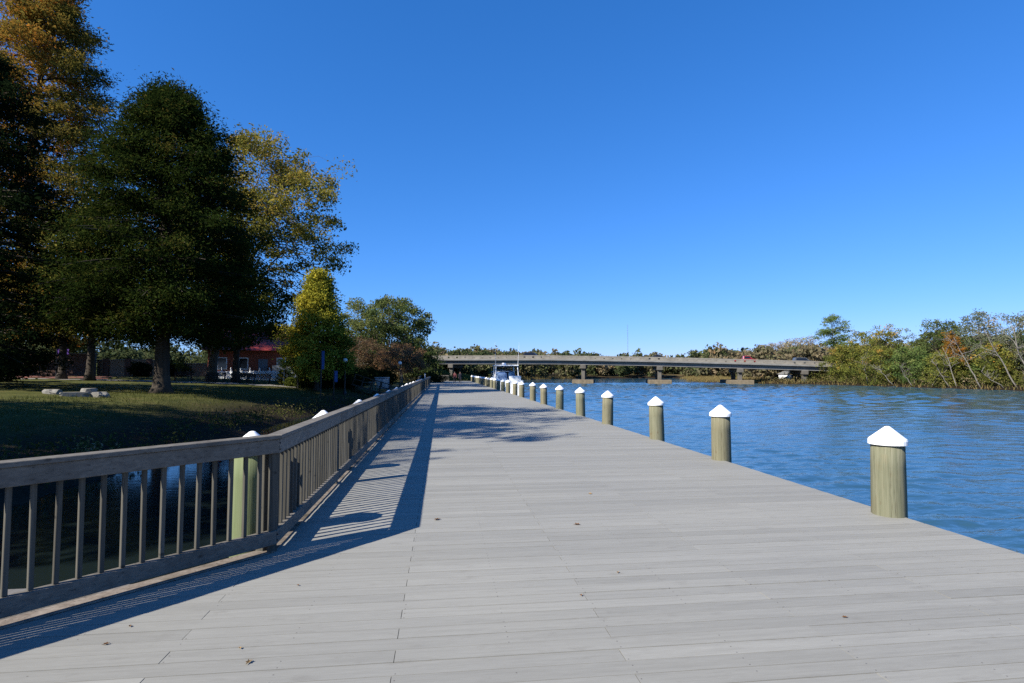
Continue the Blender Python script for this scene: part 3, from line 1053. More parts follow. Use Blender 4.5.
make_tree('shade_tree', 'low leafy tree deep in shade behind the pecan trunk', 'tree', spot(236, 57), 11.0, 3.7, 5.0, dome(0.45),
          220, 1.1, 80, 0.13, L['cypress'], M['bark'], 0.36, 15, 'decurrent', shell=2.2, twigs=0.5)
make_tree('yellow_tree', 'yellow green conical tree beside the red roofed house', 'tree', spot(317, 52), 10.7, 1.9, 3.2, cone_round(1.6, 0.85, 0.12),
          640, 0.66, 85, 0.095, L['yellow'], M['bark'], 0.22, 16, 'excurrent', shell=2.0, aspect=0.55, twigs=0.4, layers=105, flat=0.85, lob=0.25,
          tintmap=lambda C: 0.32 - 0.5 * np.clip((C[:, 0] + 0.4) / 2.6, 0, 1) - 0.15 * np.clip((C[:, 2] - 7) / 5, 0, 1))  # leaf colour darkens to the right, painting in the tree's shaded side
make_tree('golden_tree', 'small gold and brown tree in front of the dark brick wall', 'tree', spot(62, 52), 12.0, 4.0, 6.5, dome(0.4),
          230, 1.25, 70, 0.14, L['golden'], M['bark'], 0.36, 17, 'decurrent', shell=2.2, twigs=0.5)
make_tree('shade_tree', 'brownish green tree filling the gap left of the dark cypress', 'tree', spot(90, 50), 13.0, 4.6, 4.4, dome(0.45),
          270, 1.25, 75, 0.14, L['pecan'], M['bark'], 0.36, 18, 'decurrent', shell=2.2, twigs=0.5, tintbias=-0.25)
make_tree('oak_tree', 'round green oak standing alone beyond the rust coloured trees', 'tree', spot(386, 112), 16.4, 3.4, 8.6, dome(0.5),
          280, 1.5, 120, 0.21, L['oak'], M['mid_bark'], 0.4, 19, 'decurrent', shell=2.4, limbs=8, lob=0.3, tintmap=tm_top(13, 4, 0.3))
make_tree('oak_tree', 'small dark green tree next to the bridge end, right of the oak', 'tree', spot(424, 108), 7.6, 1.6, 3.6, dome(0.5),
          110, 1.0, 70, 0.15, L['oak'], M['bark'], 0.22, 20, 'decurrent', shell=2.2)
make_tree('oak_tree', 'broad dim green tree low behind the globe street lamp', 'tree', spot(350, 118), 8.5, 2.0, 6.5, dome(0.5),
          110, 1.2, 70, 0.17, L['oak'], M['bark'], 0.26, 31, 'decurrent', shell=2.2)
make_tree('crape_myrtle', 'rust brown domed crape myrtle nearer the globe lamp', 'tree', spot(357, 100), 7.2, 2.2, 4.9, dome(0.35),
          150, 0.9, 75, 0.12, L['myrtle'], M['pale_bark'], 0.13, 21, 'decurrent', shell=2.4, limbs=9, group='rust brown crape myrtles')
make_tree('crape_myrtle', 'redder crape myrtle nearer the bridge, behind the second lamp', 'tree', spot(402, 95), 6.4, 2.0, 4.4, dome(0.35),
          150, 0.85, 75, 0.12, L['myrtle'], M['pale_bark'], 0.13, 22, 'decurrent', shell=2.4, limbs=9, group='rust brown crape myrtles', tintbias=0.25)

# trees of the same park that stand beside the viewer, left of the picture, and shade the deck and the inlet
off = [(-22.0, 5.0, 19.5, 5.0, 'loose half bare tree left of the picture, its branches shading the near deck', 240, 0.85, 64),
       (-23.0, 11.0, 22.5, 5.6, 'tall leafy tree left of the picture, shading the deck near the first pilings', 330, 1.1, 95),
       (-30.0, 17.5, 22.0, 6.4, 'leafy tree by the inlet left of the picture, beside the tall one', 330, 1.15, 90),
       (-34.0, 12.0, 18.0, 6.0, 'smaller leafy tree between two others left of the picture', 260, 1.2, 90)]
for i, (x, y_, h, r, lab, ncl, clr, nl) in enumerate(off):
    make_tree('shade_tree', lab, 'tree', on_ground(x, y_), h, 4.0 if i else 8.0, r, dome(0.5), ncl, clr, nl, 0.15, L['cypress'], M['bark'], 0.4, 40 + i,
              'decurrent', shell=2.0, twigs=1.0 if i == 0 else 0.4, limbs=8, lob=0.3)


# ------------------------------------------------------------------ shrubs, banks, grasses
def shrub(label, loc, rx, rz_, n, lsize, mat, seed, name='shrub', ry=None):
    rng = np.random.default_rng(seed)
    ry = ry or rx
    c = unit(rng.normal(size=(n, 3))) * (rng.uniform(0.35, 1, (n, 1)) ** 0.6)
    lump = 1 + 0.16 * np.sin(5 * np.arctan2(c[:, 1], c[:, 0]) + seed) + 0.12 * np.sin(7 * c[:, 2] + 3 * c[:, 0] + seed)
    c = c * lump[:, None] * np.array([rx, ry, rz_]) + np.array([0, 0, rz_ * 0.9])
    c = c[c[:, 2] > 0.0]
    v, q = leaf_quads(rng, c, lsize, 0.5, 0.6)
    t = thing(name, label, 'shrub', loc)
    mb = MB()
    for k in range(6):
        a = k * 1.05
        mb.tube([(0.05 * math.cos(a), 0.05 * math.sin(a), 0), (rx * 0.3 * math.cos(a), ry * 0.3 * math.sin(a), rz_ * 0.6), (rx * 0.6 * math.cos(a), ry * 0.6 * math.sin(a), rz_ * 1.2)], [0.035, 0.025, 0.01], 5)
    mb.build('stem', M['bark'], t)
    leaves_obj('foliage', v, q, 0.5 + 0.22 * rng.normal(size=len(c)), mat, t)
    return t


shrub('big dark bush under the yellow green tree', spot(322, 55), 2.6, 1.35, 9000, 0.10, L['deep'], 1, ry=2.0)
shrub('dark bush behind the two blue banners', spot(347, 58), 2.0, 1.1, 6000, 0.10, L['deep'], 2)
shrub('small round bright green shrub by the picket fence corner', spot(291, 55), 0.62, 0.5, 1800, 0.07, L['shrub'], 3)
shrub('small round bright green shrub under the yellow tree', spot(302, 54), 0.68, 0.5, 1800, 0.07, L['shrub'], 4)
shrub('slim pale green bush between fence corner and house', spot(285, 57), 0.8, 0.9, 2000, 0.07, L['pecan'], 5)
shrub('dark rounded hedge bush under the rust brown tree', spot(371, 70), 1.45, 1.15, 4500, 0.09, L['deep'], 6)
shrub('dark rounded hedge bush between the two rust coloured trees', spot(386, 72), 1.45, 1.15, 4500, 0.09, L['deep'], 7)
shrub('dark hedge bush behind the white pole', spot(430, 92), 2.4, 1.6, 5000, 0.12, L['deep'], 8)
shrub('yellow green bush left of the rust brown tree', spot(346, 66), 1.5, 1.3, 4000, 0.09, L['shrub'], 9)
shrub('dark lone bush in front of the tan wall', spot(140, 62), 1.1, 0.9, 3000, 0.09, L['deep'], 10)
shrub('dark trailing bush at the picture edge by the brick paving', spot(-6, 44), 2.2, 1.5, 6000, 0.10, L['deep'], 12)
shrub('dim bush beside the dark cypress trunk', spot(176, 66), 1.6, 1.0, 3500, 0.09, L['deep'], 13)
shrub('leggy dark bush where the bridge meets the park', spot(440, 122), 3.0, 1.5, 5000, 0.14, L['oak'], 14)
shrub('dark bush under the bridge end above the brown bank', spot(462, 128), 4.0, 1.3, 6000, 0.14, L['oak'], 15)
shrub('brownish bush on the bank beyond the two walkers', spot(448, 116), 2.2, 0.9, 3500, 0.12, L['under'], 16)


def blades(name, pts, h, w, mat, seed, label=None, tb=0.45):
    rng = np.random.default_rng(seed)
    n = len(pts)
    a = rng.uniform(0, 2 * np.pi, n)
    side = np.stack([np.cos(a), np.sin(a), 0 * a], 1) * w
    hh = h * rng.uniform(0.5, 1.3, (n, 1))
    tip = pts + np.concatenate([rng.normal(size=(n, 2)) * hh * 0.35, hh], 1)
    v = np.stack([pts - side, pts + side, tip + side * 0.25, tip - side * 0.25], 1).reshape(-1, 3)
    return tag(leaves_obj(name, v, np.arange(4 * n).reshape(-1, 4), tb + 0.25 * rng.normal(size=n), mat), label, None, None, 'stuff')


rng = np.random.default_rng(5)


def band(n, y0, y1, s0, s1, right=False, minx=-60):
    yy = rng.uniform(y0, y1, n)
    ss = rng.uniform(s0, s1, n)
    xx = np.interp(yy, _ry, _rx) + ss if right else np.interp(yy, _ly, _lx) - ss / 0.75
    return np.stack([xx, yy, ground_h(xx, yy) - 0.03], 1)


blades('grass', np.concatenate([band(13000, 8, 60, 3.2, 9.0), band(3000, 8, 60, 0.4, 4.0)]), 0.16, 0.012, L['grass'], 6, tb=0.4)
blades('reeds', np.concatenate([band(9000, 112, 240, -0.2, 9.0), band(9000, 125, 240, -0.3, 12, True), band(350, 60, 126, -0.1, 1.2, True)]), 0.75, 0.05, L['reed'], 8, tb=0.5)


# far-off woods beyond the bridge and behind the banks: one mass
def woods(name, spots_, seed):
    rng = np.random.default_rng(seed)
    C, T, S = [], [], []
    mb = MB()
    for (x, y_, h, r, tb) in spots_:
        g = gz(x, y_)
        ncl = 34
        P, t = crown_points(rng, ncl, h, h * 0.10, lambda q: r * dome(0.45)(q), 2.0, 0.3)
        dist_ = math.hypot(x, y_)
        k = int(min(60, 16 * (270 / dist_) ** 1.6))
        rep = np.repeat(np.arange(ncl), k)
        o = P[rep] + rng.normal(size=(len(rep), 3)) * np.array([0.75, 0.75, 0.5]) * 1.0 + np.array([x, y_, g])
        C.append(o)
        S.append(np.full((len(o), 1), min(0.70, 0.0025 * dist_)))
        T.append(np.repeat(tb + rng.normal(size=ncl) * 0.1, k) + rng.normal(size=len(o)) * 0.06)
        mb.tube([(x, y_, g - 0.2), (x + rng.normal() * 0.5, y_, g + h * 0.75)], [0.22, 0.06], 5, False)
    C = np.concatenate(C)
    v, q = leaf_quads(rng, C, np.concatenate(S), 0.6, 0.4)
    o = leaves_obj(name, v, q, np.concatenate(T), L['woods'])
    o.data.materials.append(M['mid_bark'])
    # trunks joined into the same mass
    tv = np.concatenate(mb.v)
    bm = bmesh.new()
    bm.from_mesh(o.data)
    vs_ = [bm.verts.new(p) for p in tv]
    for f in mb.f:
        nf = bm.faces.new([vs_[i] for i in f])
        nf.material_index = 1
    bm.to_mesh(o.data)
    bm.free()
    return tag(o, None, None, None, 'stuff')


sp = []
rs = random.Random(9)
for k in range(420):                                        # across the head of the reach, past the bridge
    y_ = rs.uniform(195, 330)
    x = rs.uniform(-30, 200)
    if gz(x, y_) < -0.75 or (x < np.interp(y_, _ry, _rx) and x > np.interp(y_, _ly, _lx)):
        continue
    sp.append((x, y_, rs.uniform(7.5, 12.0), rs.uniform(3.2, 5.5), rs.choice([0.1, 0.2, 0.3, 0.35, 0.4, 0.5, 0.6, 0.72])))
for k in range(46):                                         # left bank between the bridge and the bend
    y_ = rs.uniform(150, 215)
    x = np.interp(y_, _ly, _lx) - rs.uniform(7, 30)
    sp.append((x, y_, rs.uniform(6.0, 9.5), rs.uniform(2.6, 4.2), rs.choice([0.05, 0.2, 0.3, 0.4, 0.8])))
for k in range(150):                                        # behind the right bank
    y_ = rs.uniform(40, 235)
    x = np.interp(y_, _ry, _rx) + rs.uniform(16, 60)
    sp.append((x, y_, rs.uniform(7.0, 10.0) if y_ > 125 else rs.uniform(8, 11), rs.uniform(3.2, 5.0), rs.choice([0.5, 0.6, 0.68, 0.75] if y_ > 125 else [0.1, 0.2, 0.3, 0.4, 0.5, 0.6])))
for k in range(60):                                         # behind the park on the left
    y_ = rs.uniform(105, 190)
    x = rs.uniform(-130, -12)
    sp.append((x, y_, rs.uniform(5, 8), rs.uniform(3.2, 5.0), rs.choice([0.05, 0.1, 0.2, 0.3])))
woods('far_woods', sp, 10)

# ------------------------------------------------------------------ trees of the right bank
def rb(px, s):
    """the spot on the right bank seen at column px, s metres behind the waterline"""
    best = None
    for dpt in np.arange(60, 220, 0.25):
        p = at_depth(px, 372, dpt)
        if p.x - np.interp(p.y, _ry, _rx) >= s:
            best = p
            break
    return (best.x, best.y, gz(best.x, best.y) - 0.05)


def top_h(px, py, loc):
    p = Vector(loc)
    dpt = p.xy.dot(_f.xy)
    return CAM_H + (372 - py) * dpt / F_PX - loc[2]


G_RB = 'trees along the right bank'
bank = [  # px, top py, s, crown width px, kind, crown base fraction, label
    (835, 323, 9, 30, 'pine', 0.55, 'tall pine with a flat airy top beside the bridge end'),
    (841, 352, 5, 26, 'olive', 0.1, 'low olive bush-like tree nearest the bridge end'),
    (853, 345, 5, 28, 'olive', 0.05, 'olive green tree at the foot of the tall pine'),
    (864, 337, 7, 34, 'olive', 0.1, 'orange tinged olive tree right of the tall pine'),
    (893, 331, 8, 44, 'olive', 0.08, 'broad gold topped olive tree in the middle of the right bank'),
    (880, 352, 3, 34, 'olive', 0.02, 'low olive tree leaning over the water under the gold topped one'),
    (914, 350, 4, 34, 'green', 0.03, 'low bright green tree between the gold topped and dark spiky ones'),
    (936, 326, 9, 36, 'dark', 0.12, 'dark green tree with a spiky tip above its neighbours'),
    (958, 327, 12, 24, 'dark', 0.2, 'slim dark green tree right behind the rusty cypress'),
    (963, 333, 5, 20, 'rust', 0.38, 'small rusty orange cypress on a leaning trunk'),
    (984, 319, 8, 32, 'grey', 0.35, 'tall grey green tree with a pale forked trunk'),
    (972, 343, 7, 26, 'green', 0.1, 'green tree between rusty cypress and pale forked trunk'),
    (998, 346, 5, 26, 'olive', 0.05, 'low olive shrubby tree under the pale forked trunk'),
    (1008, 322, 9, 28, 'redgrey', 0.35, 'reddish tipped sparse tree on a long pale trunk'),
    (1024, 320, 9, 32, 'grey', 0.25, 'grey green tree cut by the right picture edge'),
    (945, 356, 3, 26, 'olive', 0.02, 'low olive shrubby tree below the dark spiky one'),
    (1050, 322, 9, 36, 'dark', 0.12, 'dark green tree just outside the right picture edge'),
    (1075, 330, 6, 36, 'olive', 0.1, 'olive tree outside the right picture edge, second out'),
    (1105, 322, 9, 40, 'olive', 0.1, 'olive tree outside the right picture edge, third out'),
    (1140, 325, 9, 40, 'grey', 0.2, 'grey green tree farthest outside the right picture edge'),
]
kinds = {'pine': (L['bankgreen'], M['mid_bark'], 'pine_tree', 80, 90, 0.15), 'olive': (L['olive'], M['mid_bark'], 'bank_tree', 130, 60, 0.16),
         'green': (L['bankgreen'], M['mid_bark'], 'bank_tree', 130, 60, 0.16), 'dark': (L['oak'], M['bark'], 'bank_tree', 140, 60, 0.16),
         'rust': (L['rust'], M['pale_bark'], 'cypress_tree', 60, 50, 0.13), 'grey': (L['greygreen'], M['pale_bark'], 'bank_tree', 110, 44, 0.16),
         'redgrey': (L['twiggy'], M['pale_bark'], 'bank_tree', 60, 22, 0.13)}
for i, (px, py, s, wpx, kd, bf, lab) in enumerate(bank):
    loc = rb(px, s)
    dpt = Vector(loc).xy.dot(_f.xy)
    h = top_h(px, py, loc) * 1.13
    lm, bk, nm, ncl, nl, ls = kinds[kd]
    R = wpx * 0.58 * dpt / F_PX
    lean = {'rust': (-1.6, 1.4), 'redgrey': (-1.4, 1.2), 'grey': (-0.8, 0.6)}.get(kd, (random.uniform(-0.6, 0.2), random.uniform(-0.3, 0.3)))
    make_tree(nm, lab, 'tree', loc, h, h * bf, R, cone_round(1.7, 0.8, 0.15) if kd == 'rust' else dome(0.4 if kd != 'pine' else 0.45),
              ncl, 0.95 if kd != 'pine' else 1.1, nl, ls, lm, bk, 0.17 if kd in ('pine', 'grey', 'redgrey') else 0.15, 60 + i,
              'excurrent' if kd in ('pine', 'rust', 'dark') else 'decurrent', lean=lean, shell=2.0, twigs=0.8, limbs=6, group=G_RB, lob=0.35,
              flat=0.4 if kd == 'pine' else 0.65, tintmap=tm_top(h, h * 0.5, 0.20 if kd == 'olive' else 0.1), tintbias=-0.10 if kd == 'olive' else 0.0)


def bare_tree(label, loc, H, lean, r, seed, nb=9, fork=0.4):
    rs_ = np.random.default_rng(seed)
    t = thing('bare_tree', label, 'tree', loc, 0, 'pale bare trunks along the right bank')
    mb = MB()
    zs = np.linspace(0, 1, 9)
    L_ = np.array([lean[0], lean[1], H])
    P = zs[:, None] * L_ + np.cumsum(rs_.normal(size=(9, 3)) * 0.10, 0) * np.array([1, 1, 0.2])
    mb.tube([tuple(p) for p in P], list(r * (1 - 0.75 * zs)), 7)
    mb.build('trunk', M['pale_bark'], t, True)
    mb = MB()
    for k in range(nb):
        f = rs_.uniform(fork, 0.98)
        a = np.array([np.interp(f, zs, P[:, j_]) for j_ in range(3)])
        ln = H * rs_.uniform(0.15, 0.4)
        dirv = rs_.normal(size=3) * np.array([1, 1, 0.3]) + np.array([0, 0, 0.7])
        dirv /= np.linalg.norm(dirv)
        e = a + dirv * ln
        m = (a + e) / 2 + rs_.normal(size=3) * 0.1 * ln
        mb.tube([tuple(a), tuple(m), tuple(e)], [r * 0.4, r * 0.25, r * 0.08], 5, False)
        for q in range(4):
            s_ = a + (e - a) * rs_.uniform(0.4, 1)
            d2 = dirv + rs_.normal(size=3) * 0.6
            mb.tube([tuple(s_), tuple(s_ + d2 * ln * 0.4)], [r * 0.14, r * 0.05], 4, False)
    mb.build('branches', M['pale_bark'], t)
    return t


for i, (px, s, H, ln, r, lab) in enumerate([
        (980, 1.0, 8.6, (-2.6, 1.9), 0.16, 'pale bare trunk leaning left under the rusty cypress'),
        (1016, 1.5, 9.5, (-3.5, 1.5), 0.17, 'long pale bare trunk bending left near the picture edge'),
        (955, 0.8, 7.0, (-1.8, 1.0), 0.13, 'pale bare trunk at the waterline left of the rusty cypress'),
        (1030, 1.0, 9.8, (-2.2, 1.0), 0.20, 'tall pale leaning trunk cut by the right picture edge'),
        (948, 0.6, 5.0, (-2.6, 0.6), 0.11, 'thin pale dead tree leaning low below the dark spiky tree'),
        (913, 0.4, 4.0, (-2.4, 0.5), 0.10, 'low pale snag at the water below the bright green tree'),
        (930, 0.4, 3.2, (2.2, 0.4), 0.10, 'low pale snag leaning right over the waterline'),
        (893, 0.5, 4.2, (-3.6, 0.6), 0.12, 'pale dead branch hanging over the water under the gold topped tree'),
        (1004, 0.4, 3.0, (-4.5, 0.2), 0.12, 'fallen pale trunk lying along the waterline near the edge'),
        (868, 0.8, 6.0, (-1.2, 0.5), 0.10, 'thin pale trunk showing through the orange tinged tree')]):
    bare_tree(lab, rb(px, s), H, ln, r * 0.72, 200 + i)
# grey leafless trees behind the right end of the bridge
for i, (px, py, dpt, wpx, lab) in enumerate([
        (770, 349, 190, 30, 'leafless grey tree behind the red car, smallest of the bare row'),
        (790, 344, 185, 36, 'leafless grey tan tree in the middle of the bare row behind the bridge'),
        (810, 343, 180, 36, 'leafless grey tree nearest the tall pine behind the bridge end')]):
    p = at_depth(px, 372, dpt)
    loc = on_ground(p.x, p.y)
    make_tree('leafless_tree', lab, 'tree', loc, top_h(px, py, loc) * 1.18, 1.5, wpx * 0.5 * dpt / F_PX, dome(0.4), 170, 1.3, 42, 0.2, L['twiggy'], M['pale_bark'],
              0.25, 230 + i, 'decurrent', limbs=9, group='leafless trees behind the bridge')


def mass(name, pts, clr, nl, ls, mat, seed, tb=0.4):
    rng = np.random.default_rng(seed)
    rep = np.repeat(np.arange(len(pts)), nl)
    c = pts[rep] + np.abs(rng.normal(size=(len(rep), 3))) * np.array([0, 0, clr * 0.8]) + rng.normal(size=(len(rep), 3)) * np.array([clr, clr, clr * 0.3])
    v, q = leaf_quads(rng, c, ls, 0.45, 0.5)
    ct = tb + 0.28 * rng.normal(size=len(pts))
    return tag(leaves_obj(name, v, q, ct[rep] + 0.1 * rng.normal(size=len(rep)), mat), None, None, None, 'stuff')


ya = rng.uniform(45, 131, 520)
xa = np.interp(ya, _ry, _rx) + rng.uniform(0.3, 14, 520)
mass('undergrowth', np.stack([xa, ya, ground_h(xa, ya) + rng.uniform(0, 2.2, 520) * np.clip((xa - np.interp(ya, _ry, _rx)) / 5, 0.15, 1)], 1), 0.75, 46, 0.16, L['under'], 21)
ya = rng.uniform(14, 56, 220)
xa = np.interp(ya, _ly, _lx) - rng.uniform(0.2, 2.2, 220)
mass('bank_weeds', np.stack([xa, ya, ground_h(xa, ya)], 1), 0.32, 26, 0.06, L['under'], 22, 0.2)

# ------------------------------------------------------------------ bridge
BA, BB = Vector((-26.0, 160.0, 0)), Vector((100.0, 122.0, 0))
bdir = (BB - BA).normalized()
bnor = Vector((bdir.y, -bdir.x, 0))             # towards the camera
BL = (BB - BA).length


def bz(s):
    """road level along the bridge"""
    return float(np.interp(s, [0, 25, 55, 80, 100, 118, BL], [5.0, 5.05, 4.98, 4.5, 3.9, 3.3, 2.85]))


bridge = thing('road_bridge', 'long low concrete road bridge crossing the river on three wide piers', 'bridge', BA, math.atan2(bdir.y, bdir.x))
BW = 11.0
NS = 40
ss = [BL * i / NS for i in range(NS + 1)]


def deck_strip(mb, y0, y1, dz0, dz1, s0=0.0, s1=None, tint=None):
    s1 = BL if s1 is None else s1
    pts = [s0] + [s for s in ss if s0 < s < s1] + [s1]
    for a, b in zip(pts[:-1], pts[1:]):
        mb.hexa([(a, y1, bz(a) + dz0), (b, y1, bz(b) + dz0), (b, y0, bz(b) + dz0), (a, y0, bz(a) + dz0)][::-1],
                [(a, y1, bz(a) + dz1), (b, y1, bz(b) + dz1), (b, y0, bz(b) + dz1), (a, y0, bz(a) + dz1)][::-1], tint)


# local y: 0 = near edge, +BW = far edge
mb = MB(); deck_strip(mb, 0.0, BW, -0.28, 0.0); mb.build('deck_slab', M['concrete_grey'], bridge)
mb = MB(); deck_strip(mb, 0.45, BW - 0.45, 0.003, 0.05); mb.build('roadway', M['asphalt'], bridge)
for yy0 in (0.02, BW - 0.32):
    mb = MB()
    deck_strip(mb, yy0, yy0 + 0.30, 0.004, 0.28)
    deck_strip(mb, yy0 + 0.02, yy0 + 0.28, 0.72, 1.0)
    k = 0.0
    while k < BL - 2.2:
        deck_strip(mb, yy0 + 0.05, yy0 + 0.25, 0.281, 0.719, k, k + 1.75)
        k += 2.25
    mb.build('parapet', M['concrete'], bridge)
for gy_ in (0.85, 3.2, 5.4, 7.6, 9.8):
    mb = MB(); deck_strip(mb, gy_, gy_ + 0.4, -1.25, -0.283)
    mb.build('girder', M['concrete_grey'], bridge)


def s_at(px):
    v = ray(px, 372)
    # intersection of the viewing column with the bridge line
    a = np.array([[v.x, -bdir.x], [v.y, -bdir.y]])
    q = np.linalg.solve(a, np.array([BA.x, BA.y]))
    return q[1]


for px in (450, 583, 660, 741, 806):
    s = s_at(px)
    pr = link('pier', None, bridge)
    pr.location = (s, 0, 0)
    zc = bz(s) - 1.253
    mb = MB(); mb.box(-0.7, 0.7, 0.3, BW - 0.3, zc - 1.0, zc); bevel(mb.build('pier_cap', M['pier_concrete'], pr), 0.05)
    for cy in (1.5, BW - 2.0):
        mb = MB(); mb.box(-0.45, 0.45, cy - 0.6, cy + 0.6, WATER_Z - 2.0, zc - 1.003); bevel(mb.build('column', M['pier_concrete'], pr), 0.05)
    if px in (583, 660, 741):
        mb = MB(); mb.box(-2.7, 2.7, -1.4, BW + 1.5, WATER_Z - 2.0, WATER_Z + 0.95); bevel(mb.build('footing', M['footing'], pr), 0.08)


def bridge_pt(px, across, dz):
    s = s_at(px)
    return BA + bdir * s - bnor * across + Vector((0, 0, bz(s) + dz))


def car(label, px, across, paint, kind, flip=False):
    p = bridge_pt(px, across, 0.055)
    t = thing('car', label, 'car', p, math.atan2(bdir.y, bdir.x) + (math.pi if flip else 0), 'vehicles crossing the bridge')
    t.rotation_euler.y = 0.02
    if kind == 'pickup':
        prof = [(-2.7, 0.45), (-2.72, 1.05), (-0.75, 1.08), (-0.70, 1.70), (-0.45, 1.85), (0.75, 1.85), (1.35, 1.15), (2.55, 1.02), (2.72, 0.8), (2.72, 0.45)]
        win = [(-0.55, 1.14), (-0.42, 1.72), (0.68, 1.74), (1.12, 1.18)]
    elif kind == 'suv':
        prof = [(-2.3, 0.42), (-2.38, 1.05), (-2.15, 1.72), (-1.9, 1.80), (0.35, 1.80), (1.15, 1.12), (2.2, 1.0), (2.4, 0.8), (2.4, 0.42)]
        win = [(-1.95, 1.14), (-1.8, 1.68), (0.25, 1.69), (0.88, 1.14)]
    else:
        prof = [(-2.25, 0.38), (-2.3, 0.95), (-1.75, 1.02), (-1.05, 1.46), (0.35, 1.48), (1.2, 0.98), (2.15, 0.85), (2.3, 0.65), (2.3, 0.38)]
        win = [(-1.35, 1.04), (-0.95, 1.38), (0.28, 1.40), (0.92, 1.02)]
    mb = MB()
    hw = lambda z: 0.9 - max(0, z - 1.05) * 0.28
    mb.hexa([(x, -hw(z), z) for x, z in prof], [(x, hw(z), z) for x, z in prof])
    bevel(mb.build('body', paint, t), 0.04, 2)
    for sgn in (-1, 1):
        lo = [(x, sgn * (hw(z) - 0.02), z) for x, z in win]
        hi = [(x, sgn * (hw(z) + 0.006), z) for x, z in win]
        mb = MB(); mb.hexa(lo, hi); mb.build('window', M['glass_dark'], t)
        for wx in (-1.45, 1.45):
            mb = MB(); mb.tube([(wx, sgn * 0.68, 0.33), (wx, sgn * 0.93, 0.33)], 0.33, 18)
            w = mb.build('wheel', M['rubber'], t)
            mb = MB(); mb.tube([(wx, sgn * 0.9, 0.33), (wx, sgn * 0.937, 0.33)], 0.2, 14); mb.build('rim', M['steel'], w)
    return t


car('dark car leading the traffic over the left half of the bridge', 531, 3.0, M['black_paint'], 'suv')
car('black car above the second bridge pier', 657, 3.0, M['black_paint'], 'sedan', True)
car('red pickup on the bridge near the bare trees', 749, 3.0, M['red_paint'], 'pickup')
car('dark grey car leaving the bridge at its right end', 808, 3.0, M['grey_paint'], 'suv')

# thin radio mast far away
p = at_depth(628, 372, 420)
t = thing('radio_mast', 'very thin pale radio mast rising above the bridge', 'mast', on_ground(p.x, p.y))
mb = MB()
for k in range(3):
    a = k * 2.094
    mb.tube([(0.35 * math.cos(a), 0.35 * math.sin(a), 0), (0.3 * math.cos(a), 0.3 * math.sin(a), 36.5)], 0.03, 5)
for z in np.arange(0.5, 36, 1.2):
    for k in range(3):
        a, b = k * 2.094, (k + 1) * 2.094
        mb.tube([(0.33 * math.cos(a), 0.33 * math.sin(a), z), (0.33 * math.cos(b), 0.33 * math.sin(b), z + 0.6)], 0.03, 4, False)
mb.build('lattice', M['steel'], t)

# far white house on the opposite bank, under the right span
p = at_depth(793, 372, 152)
t = thing('house', 'small white low house under the right bridge span', 'house', on_ground(p.x, p.y), 0.3)
mb = MB(); mb.box(-3, 3, -2, 2, -0.3, 1.3); mb.build('wall', M['white_paint'], t)
mb = MB(); mb.add([(-3.3, -2.4, 1.3), (3.3, -2.4, 1.3), (3.3, 2.4, 1.3), (-3.3, 2.4, 1.3), (-3.3, 0, 2.2), (3.3, 0, 2.2)], [(0, 1, 5, 4), (2, 3, 4, 5), (3, 0, 4), (1, 2, 5), (3, 2, 1, 0)])
mb.build('roof', M['concrete_grey'], t)
for wx in (-1.6, 0.2, 1.9):
    mb = MB(); mb.box(wx - 0.4, wx + 0.4, -2.03, -1.97, 0.35, 1.0); mb.build('window', M['glass_dark'], t)

# ------------------------------------------------------------------ boat
boat = thing('cabin_cruiser', 'white cabin cruiser with hardtop and blue canvas moored behind the pilings', 'boat', (7.55, 69.0, WATER_Z), R_(90))
# local x forward (away from the viewer), z from the waterline
mb = MB()
secs = [(-5.0, 1.6, 1.95), (-3.0, 1.72, 1.95), (0.0, 1.75, 2.05), (2.5, 1.45, 2.2), (4.2, 0.8, 2.35), (5.4, 0.06, 2.5)]
rows = []
for x, hwid, top in secs:
    rows.append([(x, -hwid, top), (x, -hwid * 0.93, 0.15), (x, -hwid * 0.5, -0.4), (x, 0, -0.6), (x, hwid * 0.5, -0.4), (x, hwid * 0.93, 0.15), (x, hwid, top)])
vs_ = [p for r in rows for p in r]
fs_ = []
for i in range(len(rows) - 1):
    for k in range(6):
        fs_.append((i * 7 + k, i * 7 + k + 1, (i + 1) * 7 + k + 1, (i + 1) * 7 + k))
    fs_.append((i * 7 + 6, i * 7, (i + 1) * 7, (i + 1) * 7 + 6)) if i >= 2 else None
fs_.append(tuple(reversed(range(7))))
fs_.append((7 * 2, 7 * 2 + 6, 7 * 2 + 5, 7 * 2 + 4, 7 * 2 + 3, 7 * 2 + 2, 7 * 2 + 1))
mb.add(vs_, fs_)
mb.add([(-4.9, -1.5, 1.2), (0.1, -1.5, 1.2), (0.1, 1.5, 1.2), (-4.9, 1.5, 1.2)], [(0, 1, 2, 3)])
mb.build('hull', M['gelcoat'], boat)
mb = MB(); mb.hexa([(0.2, -1.3, 1.9), (3.6, -0.9, 2.1), (3.6, 0.9, 2.1), (0.2, 1.3, 1.9)], [(0.2, -1.15, 3.0), (2.4, -0.75, 2.85), (2.4, 0.75, 2.85), (0.2, 1.15, 3.0)])
bevel(mb.build('cabin', M['gelcoat'], boat), 0.06, 2)
mb = MB(); mb.box(0.165, 0.197, -0.95, 0.95, 1.95, 2.9); mb.build('cabin_door', M['glass_dark'], boat)
mb = MB(); mb.box(-2.4, 1.6, -1.42, 1.32, 3.62, 3.74); bevel(mb.build('hardtop', M['gelcoat'], boat), 0.03, 2)
